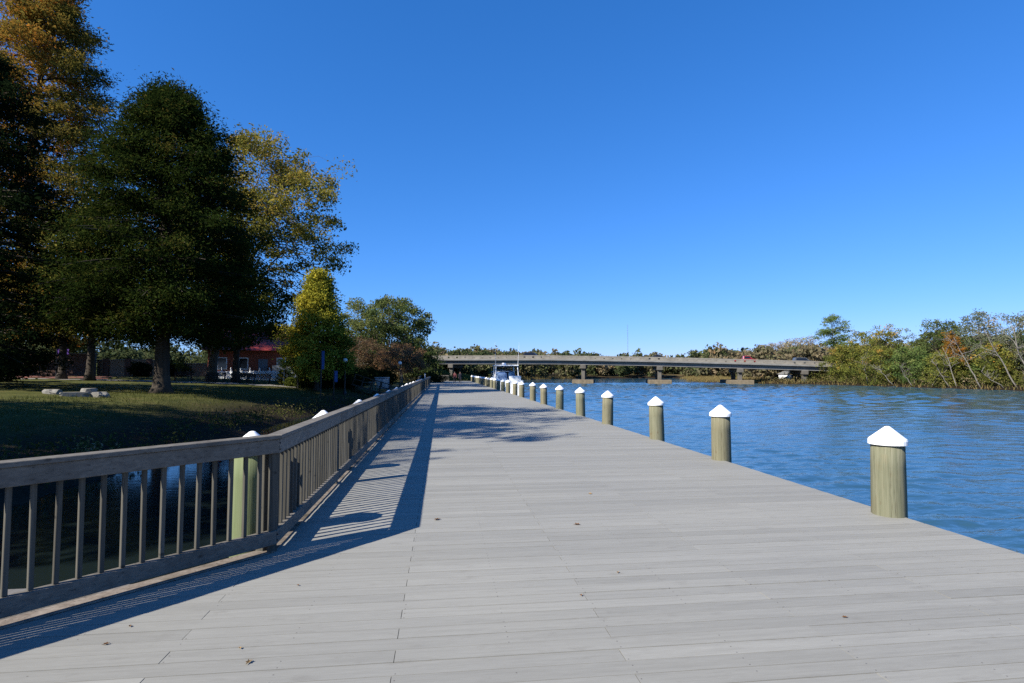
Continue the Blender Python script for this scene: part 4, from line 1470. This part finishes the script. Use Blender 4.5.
for x, y_ in ((-2.2, -1.3), (-2.2, 1.22), (1.2, -1.25), (1.2, 1.15)):
    mb = MB(); mb.tube([(x * 1.02, y_ * 1.12, 1.9), (x, y_, 3.63)], 0.06, 8); mb.build('hardtop_post', M['gelcoat'], boat)
mb = MB(); mb.tube([(-2.25, -1.25, 3.5), (-2.25, 1.2, 3.5)], 0.05, 8); mb.tube([(-2.25, -1.25, 3.05), (-2.25, 1.2, 3.05)], 0.03, 8)
mb.build('hardtop_rail', M['dark_metal'], boat)
mb = MB(); mb.hexa([(-4.6, 0.1, 1.3), (-2.5, 0.1, 1.3), (-2.5, 1.35, 1.3), (-4.6, 1.35, 1.3)], [(-4.5, 0.2, 2.75), (-2.7, 0.25, 2.9), (-2.7, 1.25, 2.9), (-4.5, 1.25, 2.75)])
bevel(mb.build('canvas_cover', M['canvas_blue'], boat), 0.1, 2)
mb = MB(); mb.hexa([(-2.2, -1.1, 1.25), (-1.5, -1.1, 1.25), (-1.5, -0.2, 1.25), (-2.2, -0.2, 1.25)], [(-2.1, -1.0, 2.7), (-1.6, -0.95, 3.0), (-1.6, -0.3, 3.0), (-2.1, -0.3, 2.7)])
bevel(mb.build('canvas_cover', M['canvas_navy'], boat), 0.08, 2)
mb = MB(); mb.box(-4.7, -3.9, -1.4, -0.05, 1.201, 2.45); bevel(mb.build('transom_seat', M['gelcoat'], boat), 0.08, 2)
for y_, x in ((-1.35, -2.0), (1.25, -2.0)):
    mb = MB(); mb.tube([(x, y_, 3.4), (x - 0.4, y_ * 1.1, 6.4)], [0.022, 0.008], 6); mb.build('antenna', M['white_paint'], boat)
for y_ in (-1.0, 1.0):
    mb = MB(); mb.box(-5.55, -4.98, y_ - 0.18, y_ + 0.18, 0.2, 1.6); bevel(mb.build('outboard_motor', M['white_paint'], boat), 0.06, 2)
mb = MB(); mb.tube([(0.6, 0.0, 3.73), (0.6, 0.0, 4.0)], [0.28, 0.24], 14); mb.build('radar_dome', M['white_paint'], boat, True)
mb = MB()
for sg in (-1, 1):
    q = [(2.0, sg * 1.45, 2.85), (3.4, sg * 1.05, 3.0), (4.6, sg * 0.5, 3.1), (5.3, 0, 3.15)]
    mb.tube(q, 0.025, 6)
    for a in q[:-1]:
        mb.tube([a, (a[0], a[1], a[2] - 0.7)], 0.02, 5)
mb.build('bow_rail', M['steel'], boat)

# ------------------------------------------------------------------ park structures on the left
def w_at(px, depth, z=None):
    p = at_depth(px, 372, depth)
    return Vector((p.x, p.y, gz(p.x, p.y) if z is None else z))


# pale concrete walk and red brick paving behind the lawn
pa, pb = w_at(-60, 50), w_at(330, 54)
drape('concrete_path', seg(pa.xy.to_3d(), pb.xy.to_3d(), 40), seg((pa.x - 0.2, pa.y + 1.9, 0), (pb.x - 0.2, pb.y + 1.9, 0), 40), M['path'], 0.035)
pa, pb = w_at(-60, 53.5), w_at(100, 55.5)
drape('brick_paving', seg(pa.xy.to_3d(), pb.xy.to_3d(), 24), seg((pa.x, pa.y + 5, 0), (pb.x, pb.y + 5, 0), 24), M['paver'], 0.03)


def wall_between(name, label, cat, px0, px1, d0, d1, h, th, mat, cope=None, base=-0.4):
    a, b = w_at(px0, d0), w_at(px1, d1)
    z = min(a.z, b.z)
    t = thing(name, label, cat, (a.x, a.y, z), math.atan2(b.y - a.y, b.x - a.x))
    ln = (b.xy - a.xy).length
    mb = MB(); mb.box(0, ln, 0, th, base, h); mb.build('wall_body', mat, t)
    if cope:
        mb = MB(); mb.box(-0.06, ln + 0.06, -0.06, th + 0.06, h + 0.002, h + 0.14); bevel(mb.build('coping', cope, t), 0.02)
    return t, ln


wall_between('brick_wall', 'dark red brick wall in shade behind the brick paving', 'wall', -70, 94, 64, 66, 2.5, 0.4, M['brick'], M['concrete_grey'])
t, ln = wall_between('tan_wall', 'sunlit tan block wall between brick wall and cypress trunk', 'wall', 97, 158, 67, 68, 1.9, 0.35, M['tan_block'], M['concrete'])
for k in range(3):
    x = ln * (0.15 + 0.35 * k)
    mb = MB(); mb.box(x - 0.3, x + 0.3, -0.14, -0.003, -0.4, 2.15); mb.build('pilaster', M['brick'], t)
wall_between('low_wall', 'low pale wall at the back between the two middle tree trunks', 'wall', 168, 222, 72, 72, 1.6, 0.3, M['tan_block'], M['concrete'])


def picket_fence(px0, px1, d0, d1):
    a, b = w_at(px0, d0), w_at(px1, d1)
    z = min(a.z, b.z)
    t = thing('picket_fence', 'white picket fence in front of the red roofed house', 'fence', (a.x, a.y, z), math.atan2(b.y - a.y, b.x - a.x))
    ln = (b.xy - a.xy).length
    k = 0
    x = 0.0
    while x < ln:
        mb = MB()
        tall = k % 8 == 0
        w = 0.07 if tall else 0.045
        h = 1.35 if tall else 1.0
        mb.hexa([(x - w, 0, -0.15), (x + w, 0, -0.15), (x + w, 0.05, -0.15), (x - w, 0.05, -0.15)], [(x - w, 0, h), (x + w, 0, h), (x + w, 0.05, h), (x - w, 0.05, h)])
        mb.hexa([(x - w, 0, h + 0.001), (x + w, 0, h + 0.001), (x + w, 0.05, h + 0.001), (x - w, 0.05, h + 0.001)], [(x - 0.01, 0.02, h + 0.12), (x + 0.01, 0.02, h + 0.12), (x + 0.01, 0.03, h + 0.12), (x - 0.01, 0.03, h + 0.12)])
        mb.build('post' if tall else 'picket', M['white_paint'], t)
        x += 0.16
        k += 1
    mb = MB(); mb.box(-0.05, ln, 0.052, 0.10, 0.22, 0.32); mb.box(-0.05, ln, 0.052, 0.10, 0.74, 0.84); mb.build('fence_rails', M['white_paint'], t)
    return t


picket_fence(212, 286, 63, 60)

hp = w_at(252, 72)
house = thing('house', 'house with red metal roof glimpsed behind the trees', 'house', hp, R_(14))
mb = MB(); mb.box(-5, 5, 0, 8, -0.5, 3.6); mb.build('wall', M['red_wall'], house)
mb = MB(); mb.add([(-5.6, -1.0, 3.4), (5.6, -1.0, 3.4), (5.6, 9.0, 3.4), (-5.6, 9.0, 3.4), (-5.6, 4, 6.9), (5.6, 4, 6.9)], [(0, 1, 5, 4), (2, 3, 4, 5), (3, 0, 4), (1, 2, 5), (3, 2, 1, 0)])
mb.build('roof', M['red_roof'], house)
for wx in (-3.4, -1.0, 3.4):
    mb = MB(); mb.box(wx - 0.55, wx + 0.55, -0.05, 0.03, 1.0, 2.5)
    w = mb.build('window', M['white_paint'], house)
    mb = MB(); mb.box(wx - 0.45, wx + 0.45, -0.07, -0.053, 1.1, 2.4); mb.build('pane', M['glass_dark'], w)
mb = MB(); mb.box(0.7, 1.8, -0.06, 0.03, -0.1, 2.3); mb.build('door', M['grey_wall'], house)
mb = MB(); mb.box(2.4, 5.2, -2.2, -0.01, -0.3, 1.5); mb.build('porch', M['grey_wall'], house)


def bench(label, px, depth, mat, rz=0.0, wd=1.7):
    t = thing('bench', label, 'bench', w_at(px, depth), rz, 'park benches behind the lawn')
    mb = MB()
    for k in range(4):
        mb.box(-wd / 2, wd / 2, -0.05 + k * 0.115, 0.05 + k * 0.115, 0.43, 0.465)
    mb.build('seat', mat, t)
    mb = MB()
    for k in range(3):
        mb.box(-wd / 2, wd / 2, 0.41 + k * 0.02, 0.445 + k * 0.02, 0.55 + k * 0.13, 0.65 + k * 0.13)
    mb.build('backrest', mat, t)
    for sx in (-wd / 2 + 0.12, wd / 2 - 0.12):
        mb = MB(); mb.box(sx - 0.03, sx + 0.03, -0.04, 0.03, -0.1, 0.427); mb.box(sx - 0.03, sx + 0.03, 0.34, 0.408, -0.1, 0.9); mb.box(sx - 0.03, sx + 0.03, 0.031, 0.339, 0.36, 0.425)
        mb.build('leg', M['dark_metal'], t)
    return t


bench('orange brown bench in front of the white picket fence', 258, 58, M['bench_wood'], 0.1, 2.4)
bench('orange brown bench by the fence, beside the third trunk', 240, 58.5, M['bench_wood'], 0.1, 1.9)
bench('black bench right of the dark cypress trunk', 183, 57, M['dark_metal'], 0.2)
bench('black bench between the second and third tree trunks', 216, 56, M['dark_metal'], 0.2)
bench('black bench in front of the orange ones by the fence', 246, 56, M['dark_metal'], 0.2)


def lamp(label, px, depth, h):
    t = thing('street_lamp', label, 'street lamp', w_at(px, depth), 0, 'globe street lamps')
    mb = MB(); mb.lathe([(0.17, -0.1), (0.17, 0.15), (0.10, 0.35), (0.06, 0.6), (0.045, h - 0.45), (0.09, h - 0.4), (0.12, h - 0.33)], 14); mb.build('pole', M['dark_metal'], t)
    mb = MB()
    mb.lathe([(0.10, h - 0.329)] + [(0.21 * math.sin(a), h - 0.14 - 0.21 * math.cos(a)) for a in np.linspace(0.5, 3.0, 9)], 16)
    mb.build('globe', M['globe'], t, True)
    mb = MB(); mb.lathe([(0.06, h + 0.064), (0.07, h + 0.10), (0.01, h + 0.2)], 12); mb.build('finial', M['dark_metal'], t)


lamp('street lamp with white globe in front of the rust brown tree', 345, 52, 3.3)
lamp('dark street lamp before the redder rust tree', 400, 72, 3.3)


def banner_post(label, px, depth, h, mat, bw, bh, name='banner_post'):
    t = thing(name, label, 'banner', w_at(px, depth), 0.1)
    mb = MB(); mb.tube([(0, 0, -0.1), (0, 0, h)], 0.045, 8); mb.build('pole', M['dark_metal'], t)
    mb = MB(); mb.box(0.05, 0.05 + bw, -0.012, 0.012, h - bh - 0.05, h - 0.05); mb.build('banner', mat, t)


banner_post('tall narrow blue banner on a post left of the globe lamp', 321, 47, 3.9, M['banner'], 0.2, 1.5)
banner_post('short blue banner on a post between dark bushes', 334, 47, 2.55, M['banner'], 0.24, 0.9)
banner_post('purple banner on a post by the dark brick wall', 56, 55, 2.9, M['purple'], 0.95, 0.5)
t = thing('signpost', 'small pale sign on a post at the picket fence corner', 'sign', w_at(284, 56))
mb = MB(); mb.tube([(0, 0, -0.1), (0, 0, 2.3)], 0.03, 6); mb.build('pole', M['steel'], t)
mb = MB(); mb.box(-0.18, 0.18, -0.05, -0.032, 1.75, 2.25); mb.build('sign_panel', M['grey_wall'], t)
t = thing('wooden_pole', 'bare pale wooden pole under the yellow green tree', 'pole', w_at(298, 53))
mb = MB(); mb.tube([(0, 0, -0.1), (0, 0, 2.7)], 0.07, 8); mb.build('pole', M['mid_bark'], t)
mb = MB(); mb.box(-0.16, 0.16, -0.09, -0.072, 2.2, 2.6); mb.build('notice_board', M['tan_leaf'], t)
t = thing('pole', 'short white pole at the far end of the railing', 'pole', (-2.05, 70.5, gz(-2.05, 70.5)))
mb = MB(); mb.tube([(0, 0, -0.3), (0, 0, 2.75)], 0.055, 10); mb.build('pole', M['white_paint'], t)
mb = MB(); mb.lathe([(0.075, 2.752), (0.075, 2.80), (0.02, 2.85)], 10); mb.build('cap', M['white_paint'], t)

# rocks at the edge of the lawn
def rock(label, px, depth, sx, sy, sz, seed):
    rs_ = random.Random(seed)
    bm = bmesh.new()
    bmesh.ops.create_icosphere(bm, subdivisions=3, radius=1.0)
    for v in bm.verts:
        c = v.co
        k = 1 + 0.24 * math.sin(3.1 * c.x + seed) + 0.14 * math.sin(4.3 * c.y + 2 * seed) + 0.1 * math.sin(7 * c.z + c.x * 5 + seed)
        v.co = Vector((max(-0.75, min(0.8, c.x * k)) * sx, max(-0.8, min(0.75, c.y * k)) * sy, max(-0.5, min(0.62, c.z * k)) * sz))
    me = bpy.data.meshes.new('rock')
    bm.to_mesh(me)
    bm.free()
    me.materials.append(M['stone'])
    o = link('rock', me)
    p = w_at(px, depth)
    o.location = (p.x, p.y, p.z + sz * 0.2)
    o.rotation_euler.z = rs_.uniform(-0.5, 0.5)
    return tag(o, label, 'rock', 'rocks at the edge of the lawn')


rock('tallest pale rock at the edge of the lawn', 89, 32.5, 0.55, 0.45, 0.5, 1)
rock('flat pale slab left of the tallest rock', 77, 32, 0.95, 0.5, 0.26, 2)
rock('small rock on the right of the tallest one', 102, 32.4, 0.45, 0.4, 0.38, 3)
rock('low rock apart on the left edge of the lawn', 54, 33, 0.55, 0.4, 0.34, 4)

# bulkhead, park fence, gangway and cabinet at the head of the inlet
wall_between('bulkhead', 'low pale concrete bulkhead at the head of the inlet', 'wall', 388, 412, 60, 62, 0.62, 0.4, M['concrete'], None, -2.2)


def post_fence(label, px0, px1, d0, d1, h, mat):
    a, b = w_at(px0, d0), w_at(px1, d1)
    z = min(a.z, b.z)
    t = thing('park_fence', label, 'fence', (a.x, a.y, z), math.atan2(b.y - a.y, b.x - a.x))
    ln = (b.xy - a.xy).length
    k = int(ln / 1.6)
    for i in range(k + 1):
        x = ln * i / k
        mb = MB(); mb.box(x - 0.05, x + 0.05, -0.05, 0.05, -0.2, h); mb.build('post', mat, t)
    mb = MB()
    for z in (0.25, h - 0.12):
        mb.box(0, ln, 0.052, 0.09, z, z + 0.09)
    mb.build('fence_rails', mat, t)
    mb = MB()
    x = 0.1
    while x < ln:
        mb.box(x - 0.012, x + 0.012, 0.055, 0.085, 0.341, h - 0.121)
        x += 0.14
    tag(mb.build('baluster', mat, t), kind='stuff')


post_fence('grey post and baluster fence across the park before the rust trees', 386, 425, 66, 76, 1.05, M['rail_d'])
post_fence('dark handrail fence left of the grey cabinet', 352, 376, 58, 60, 1.0, M['rail_d'])
g0, g1 = w_at(352, 56, 0.55), w_at(388, 57, -0.55)
t = thing('gangway', 'wooden gangway with handrails sloping down to the inlet', 'gangway', g0)
v = g1 - g0
t.rotation_euler = (0, -math.asin(v.z / v.length) * 1.0, math.atan2(v.y, v.x))
ln = v.length
mb = MB(); mb.box(0, ln, -0.6, 0.6, -0.12, 0); mb.build('walkway', M['bark'], t)
for sy in (-0.58, 0.58):
    mb = MB(); mb.box(0, ln, sy - 0.04, sy + 0.04, 0.95, 1.03); mb.box(0, ln, sy - 0.03, sy + 0.03, 0.5, 0.56)
    for i in range(5):
        x = 0.05 + (ln - 0.1) * i / 4
        mb.box(x - 0.045, x + 0.045, sy - 0.045, sy + 0.045, 0.002, 0.948)
    mb.build('handrail', M['bark'], t)
t = thing('floating_dock', 'small wooden dock platform on posts below the gangway', 'dock', w_at(392, 58, -0.65))
mb = MB(); mb.box(-1.8, 1.8, -1.2, 1.2, -0.1, 0.05); mb.build('platform', M['rail_d'], t)
for x, y_ in ((-1.7, -1.1), (1.7, -1.1), (-1.7, 1.1), (1.7, 1.1)):
    mb = MB(); mb.lathe([(0.13, -2.5), (0.12, 1.3)], 12, (x, y_, 0)); mb.build('post', M['pile'], t)
t = thing('utility_cabinet', 'pale grey utility cabinet before the dark hedge bushes', 'cabinet', w_at(382, 63))
mb = MB(); mb.box(-0.75, 0.75, 0, 0.6, -0.1, 1.2); bevel(mb.build('body', M['grey_wall'], t), 0.02)
mb = MB(); mb.box(-0.8, 0.8, -0.05, 0.65, 1.202, 1.27); bevel(mb.build('lid', M['steel'], t), 0.02)
for sx in (-0.37, 0.37):
    mb = MB(); mb.box(sx - 0.33, sx + 0.33, -0.02, -0.002, 0.08, 1.1); dr = mb.build('door', M['steel'], t)
    mb = MB(); mb.box(sx + 0.18, sx + 0.24, -0.05, -0.022, 0.5, 0.7); mb.build('handle', M['dark_metal'], dr)


# ------------------------------------------------------------------ people far down the boardwalk
def person(label, x, y_, rz, shirt, trousers, stride):
    t = thing('person', label, 'person', (x, y_, 0.0), rz, 'two walkers far down the boardwalk')
    s = stride
    J = {'pelvis': (0, 0, 0.95, 0.135), 'waist': (0, 0.0, 1.10, 0.125), 'chest': (0, 0.01, 1.32, 0.15), 'neck': (0, 0.0, 1.48, 0.06), 'head0': (0, 0.01, 1.57, 0.085), 'head1': (0, 0.015, 1.66, 0.095), 'head2': (0, 0.01, 1.735, 0.06)}
    E = [('pelvis', 'waist'), ('waist', 'chest'), ('chest', 'neck'), ('neck', 'head0'), ('head0', 'head1'), ('head1', 'head2')]
    for sd, sg in (('l', -1), ('r', 1)):
        k = s * sg
        J['hip' + sd] = (0.10 * sg, 0, 0.90, 0.095)
        J['knee' + sd] = (0.10 * sg, 0.16 * k + 0.03, 0.49, 0.062)
        J['ank' + sd] = (0.10 * sg, 0.30 * k - (0.05 if k < 0 else 0), 0.09 + (0.03 if k < 0 else 0), 0.042)
        J['toe' + sd] = (0.11 * sg, 0.30 * k + 0.15, 0.035, 0.035)
        J['sho' + sd] = (0.19 * sg, 0, 1.40, 0.062)
        J['elb' + sd] = (0.24 * sg, -0.12 * k, 1.12, 0.045)
        J['wri' + sd] = (0.25 * sg, -0.20 * k + 0.08, 0.88, 0.033)
        J['han' + sd] = (0.25 * sg, -0.22 * k + 0.11, 0.78, 0.035)
        E += [('pelvis', 'hip' + sd), ('hip' + sd, 'knee' + sd), ('knee' + sd, 'ank' + sd), ('ank' + sd, 'toe' + sd), ('chest', 'sho' + sd), ('sho' + sd, 'elb' + sd), ('elb' + sd, 'wri' + sd), ('wri' + sd, 'han' + sd)]
    names = list(J)
    me = bpy.data.meshes.new('body')
    me.from_pydata([J[k][:3] for k in names], [(names.index(a), names.index(b)) for a, b in E], [])
    o = link('body', me, t)
    sk = o.modifiers.new('skin', 'SKIN')
    for i, k in enumerate(names):
        me.skin_vertices[0].data[i].radius = (J[k][3],) * 2
    me.skin_vertices[0].data[0].use_root = True
    sb = o.modifiers.new('sub', 'SUBSURF')
    sb.levels = sb.render_levels = 2
    dg = bpy.context.evaluated_depsgraph_get()
    nm = bpy.data.meshes.new_from_object(o.evaluated_get(dg))
    o.modifiers.clear()
    o.data = nm
    nm.materials.clear()
    for m in (M['skin'], shirt, trousers):
        nm.materials.append(m)
    for p_ in nm.polygons:
        c = p_.center
        arm = abs(c.x) > 0.19
        p_.material_index = 0 if c.z > 1.47 or (arm and c.z < 0.86) else (1 if c.z > 0.96 or arm else 2)
        p_.use_smooth = True
    mb = MB()
    mb.lathe([(0.10, 1.62), (0.108, 1.68), (0.09, 1.745), (0.03, 1.772)], 12, (0, -0.012, 0))
    mb.build('hair', M['hair'], t, True)
    for sx in (-0.032, 0.032):
        mb = MB(); mb.box(sx - 0.012, sx + 0.012, 0.095, 0.112, 1.655, 1.668); mb.build('eye', M['dark_metal'], t)
    mb = MB(); mb.add([(-0.015, 0.10, 1.615), (0.015, 0.10, 1.615), (0, 0.13, 1.62), (0, 0.10, 1.66)], [(0, 1, 2), (0, 2, 3), (2, 1, 3)]); mb.build('nose', M['skin'], t)


person('person in a dull red top walking down the boardwalk, left of the pair', 1.95, 88, R_(176), M['cloth_grey'], M['cloth_dark'], 0.9)
person('person in black standing nearer the pilings, right of the pair', 2.72, 86, R_(182), M['cloth_dark'], M['cloth_dark'], -0.8)

# ------------------------------------------------------------------ fallen leaves on the deck
def deck_pt(px, py):
    v = ray(px, py)
    k = -CAM_H / v.z
    return v * k + Vector((0, 0, CAM_H))


def fallen_leaf(label, px, py, size, mat, seed):
    rs_ = random.Random(seed)
    p = deck_pt(px, py)
    mb = MB()
    n_ = 12
    rim, mid = [], []
    for k in range(n_):
        a = 2 * math.pi * k / n_
        r = size * (1.0 if k % 2 == 0 else 0.62) * (1.25 if k == 0 else 1) * rs_.uniform(0.8, 1.1)
        x, y_ = r * math.cos(a), 0.6 * r * math.sin(a)
        rim.append((x, y_, 0.006 + 0.35 * size * (y_ / (0.6 * size)) ** 2 * rs_.uniform(0.5, 1.2) + 0.002))
    vs2 = [(0, 0, 0.005)] + rim
    top = [(0, k + 1, (k + 1) % n_ + 1) for k in range(n_)]
    mb.add(vs2, top)
    o = mb.build('fallen_leaf', mat)
    so = o.modifiers.new('thick', 'SOLIDIFY')
    so.thickness = 0.0012
    o.location = (p.x, p.y, 0.001)
    o.rotation_euler.z = rs_.uniform(0, 6.28)
    tag(o, label, 'leaf', 'dry leaves lying on the deck')


for i, (px, py, s, m, lab) in enumerate([
        (437, 520, 0.045, 'dry_leaf', 'curled brown leaf just past the corner of the railing shadow'),
        (577, 525, 0.04, 'dry_leaf', 'dark brown leaf in mid deck between railing shadow and nearest piling'),
        (249, 663, 0.025, 'tan_leaf', 'bright tan leaf near the bottom left of the deck'),
        (240, 649, 0.014, 'tan_leaf', 'tiny tan leaf just behind the bright tan one'),
        (581, 596, 0.018, 'dry_leaf', 'small reddish leaf beside a board joint in the foreground'),
        (845, 618, 0.02, 'dry_leaf', 'small dark leaf alone on the right foreground deck'),
        (106, 645, 0.02, 'dry_leaf', 'small dark leaf close below the railing shadow'),
        (130, 627, 0.016, 'dry_leaf', 'tiny dark speck of leaf at the edge of the railing shadow'),
        (298, 586, 0.014, 'dry_leaf', 'tiny brown leaf left of the first long board joint'),
        (590, 494, 0.04, 'tan_leaf', 'pale leaf in mid deck behind the dark brown one'),
        (618, 573, 0.018, 'tan_leaf', 'faint pale leaf right of the small reddish leaf')]):
    fallen_leaf(lab, px, py, s, M[m], 300 + i)
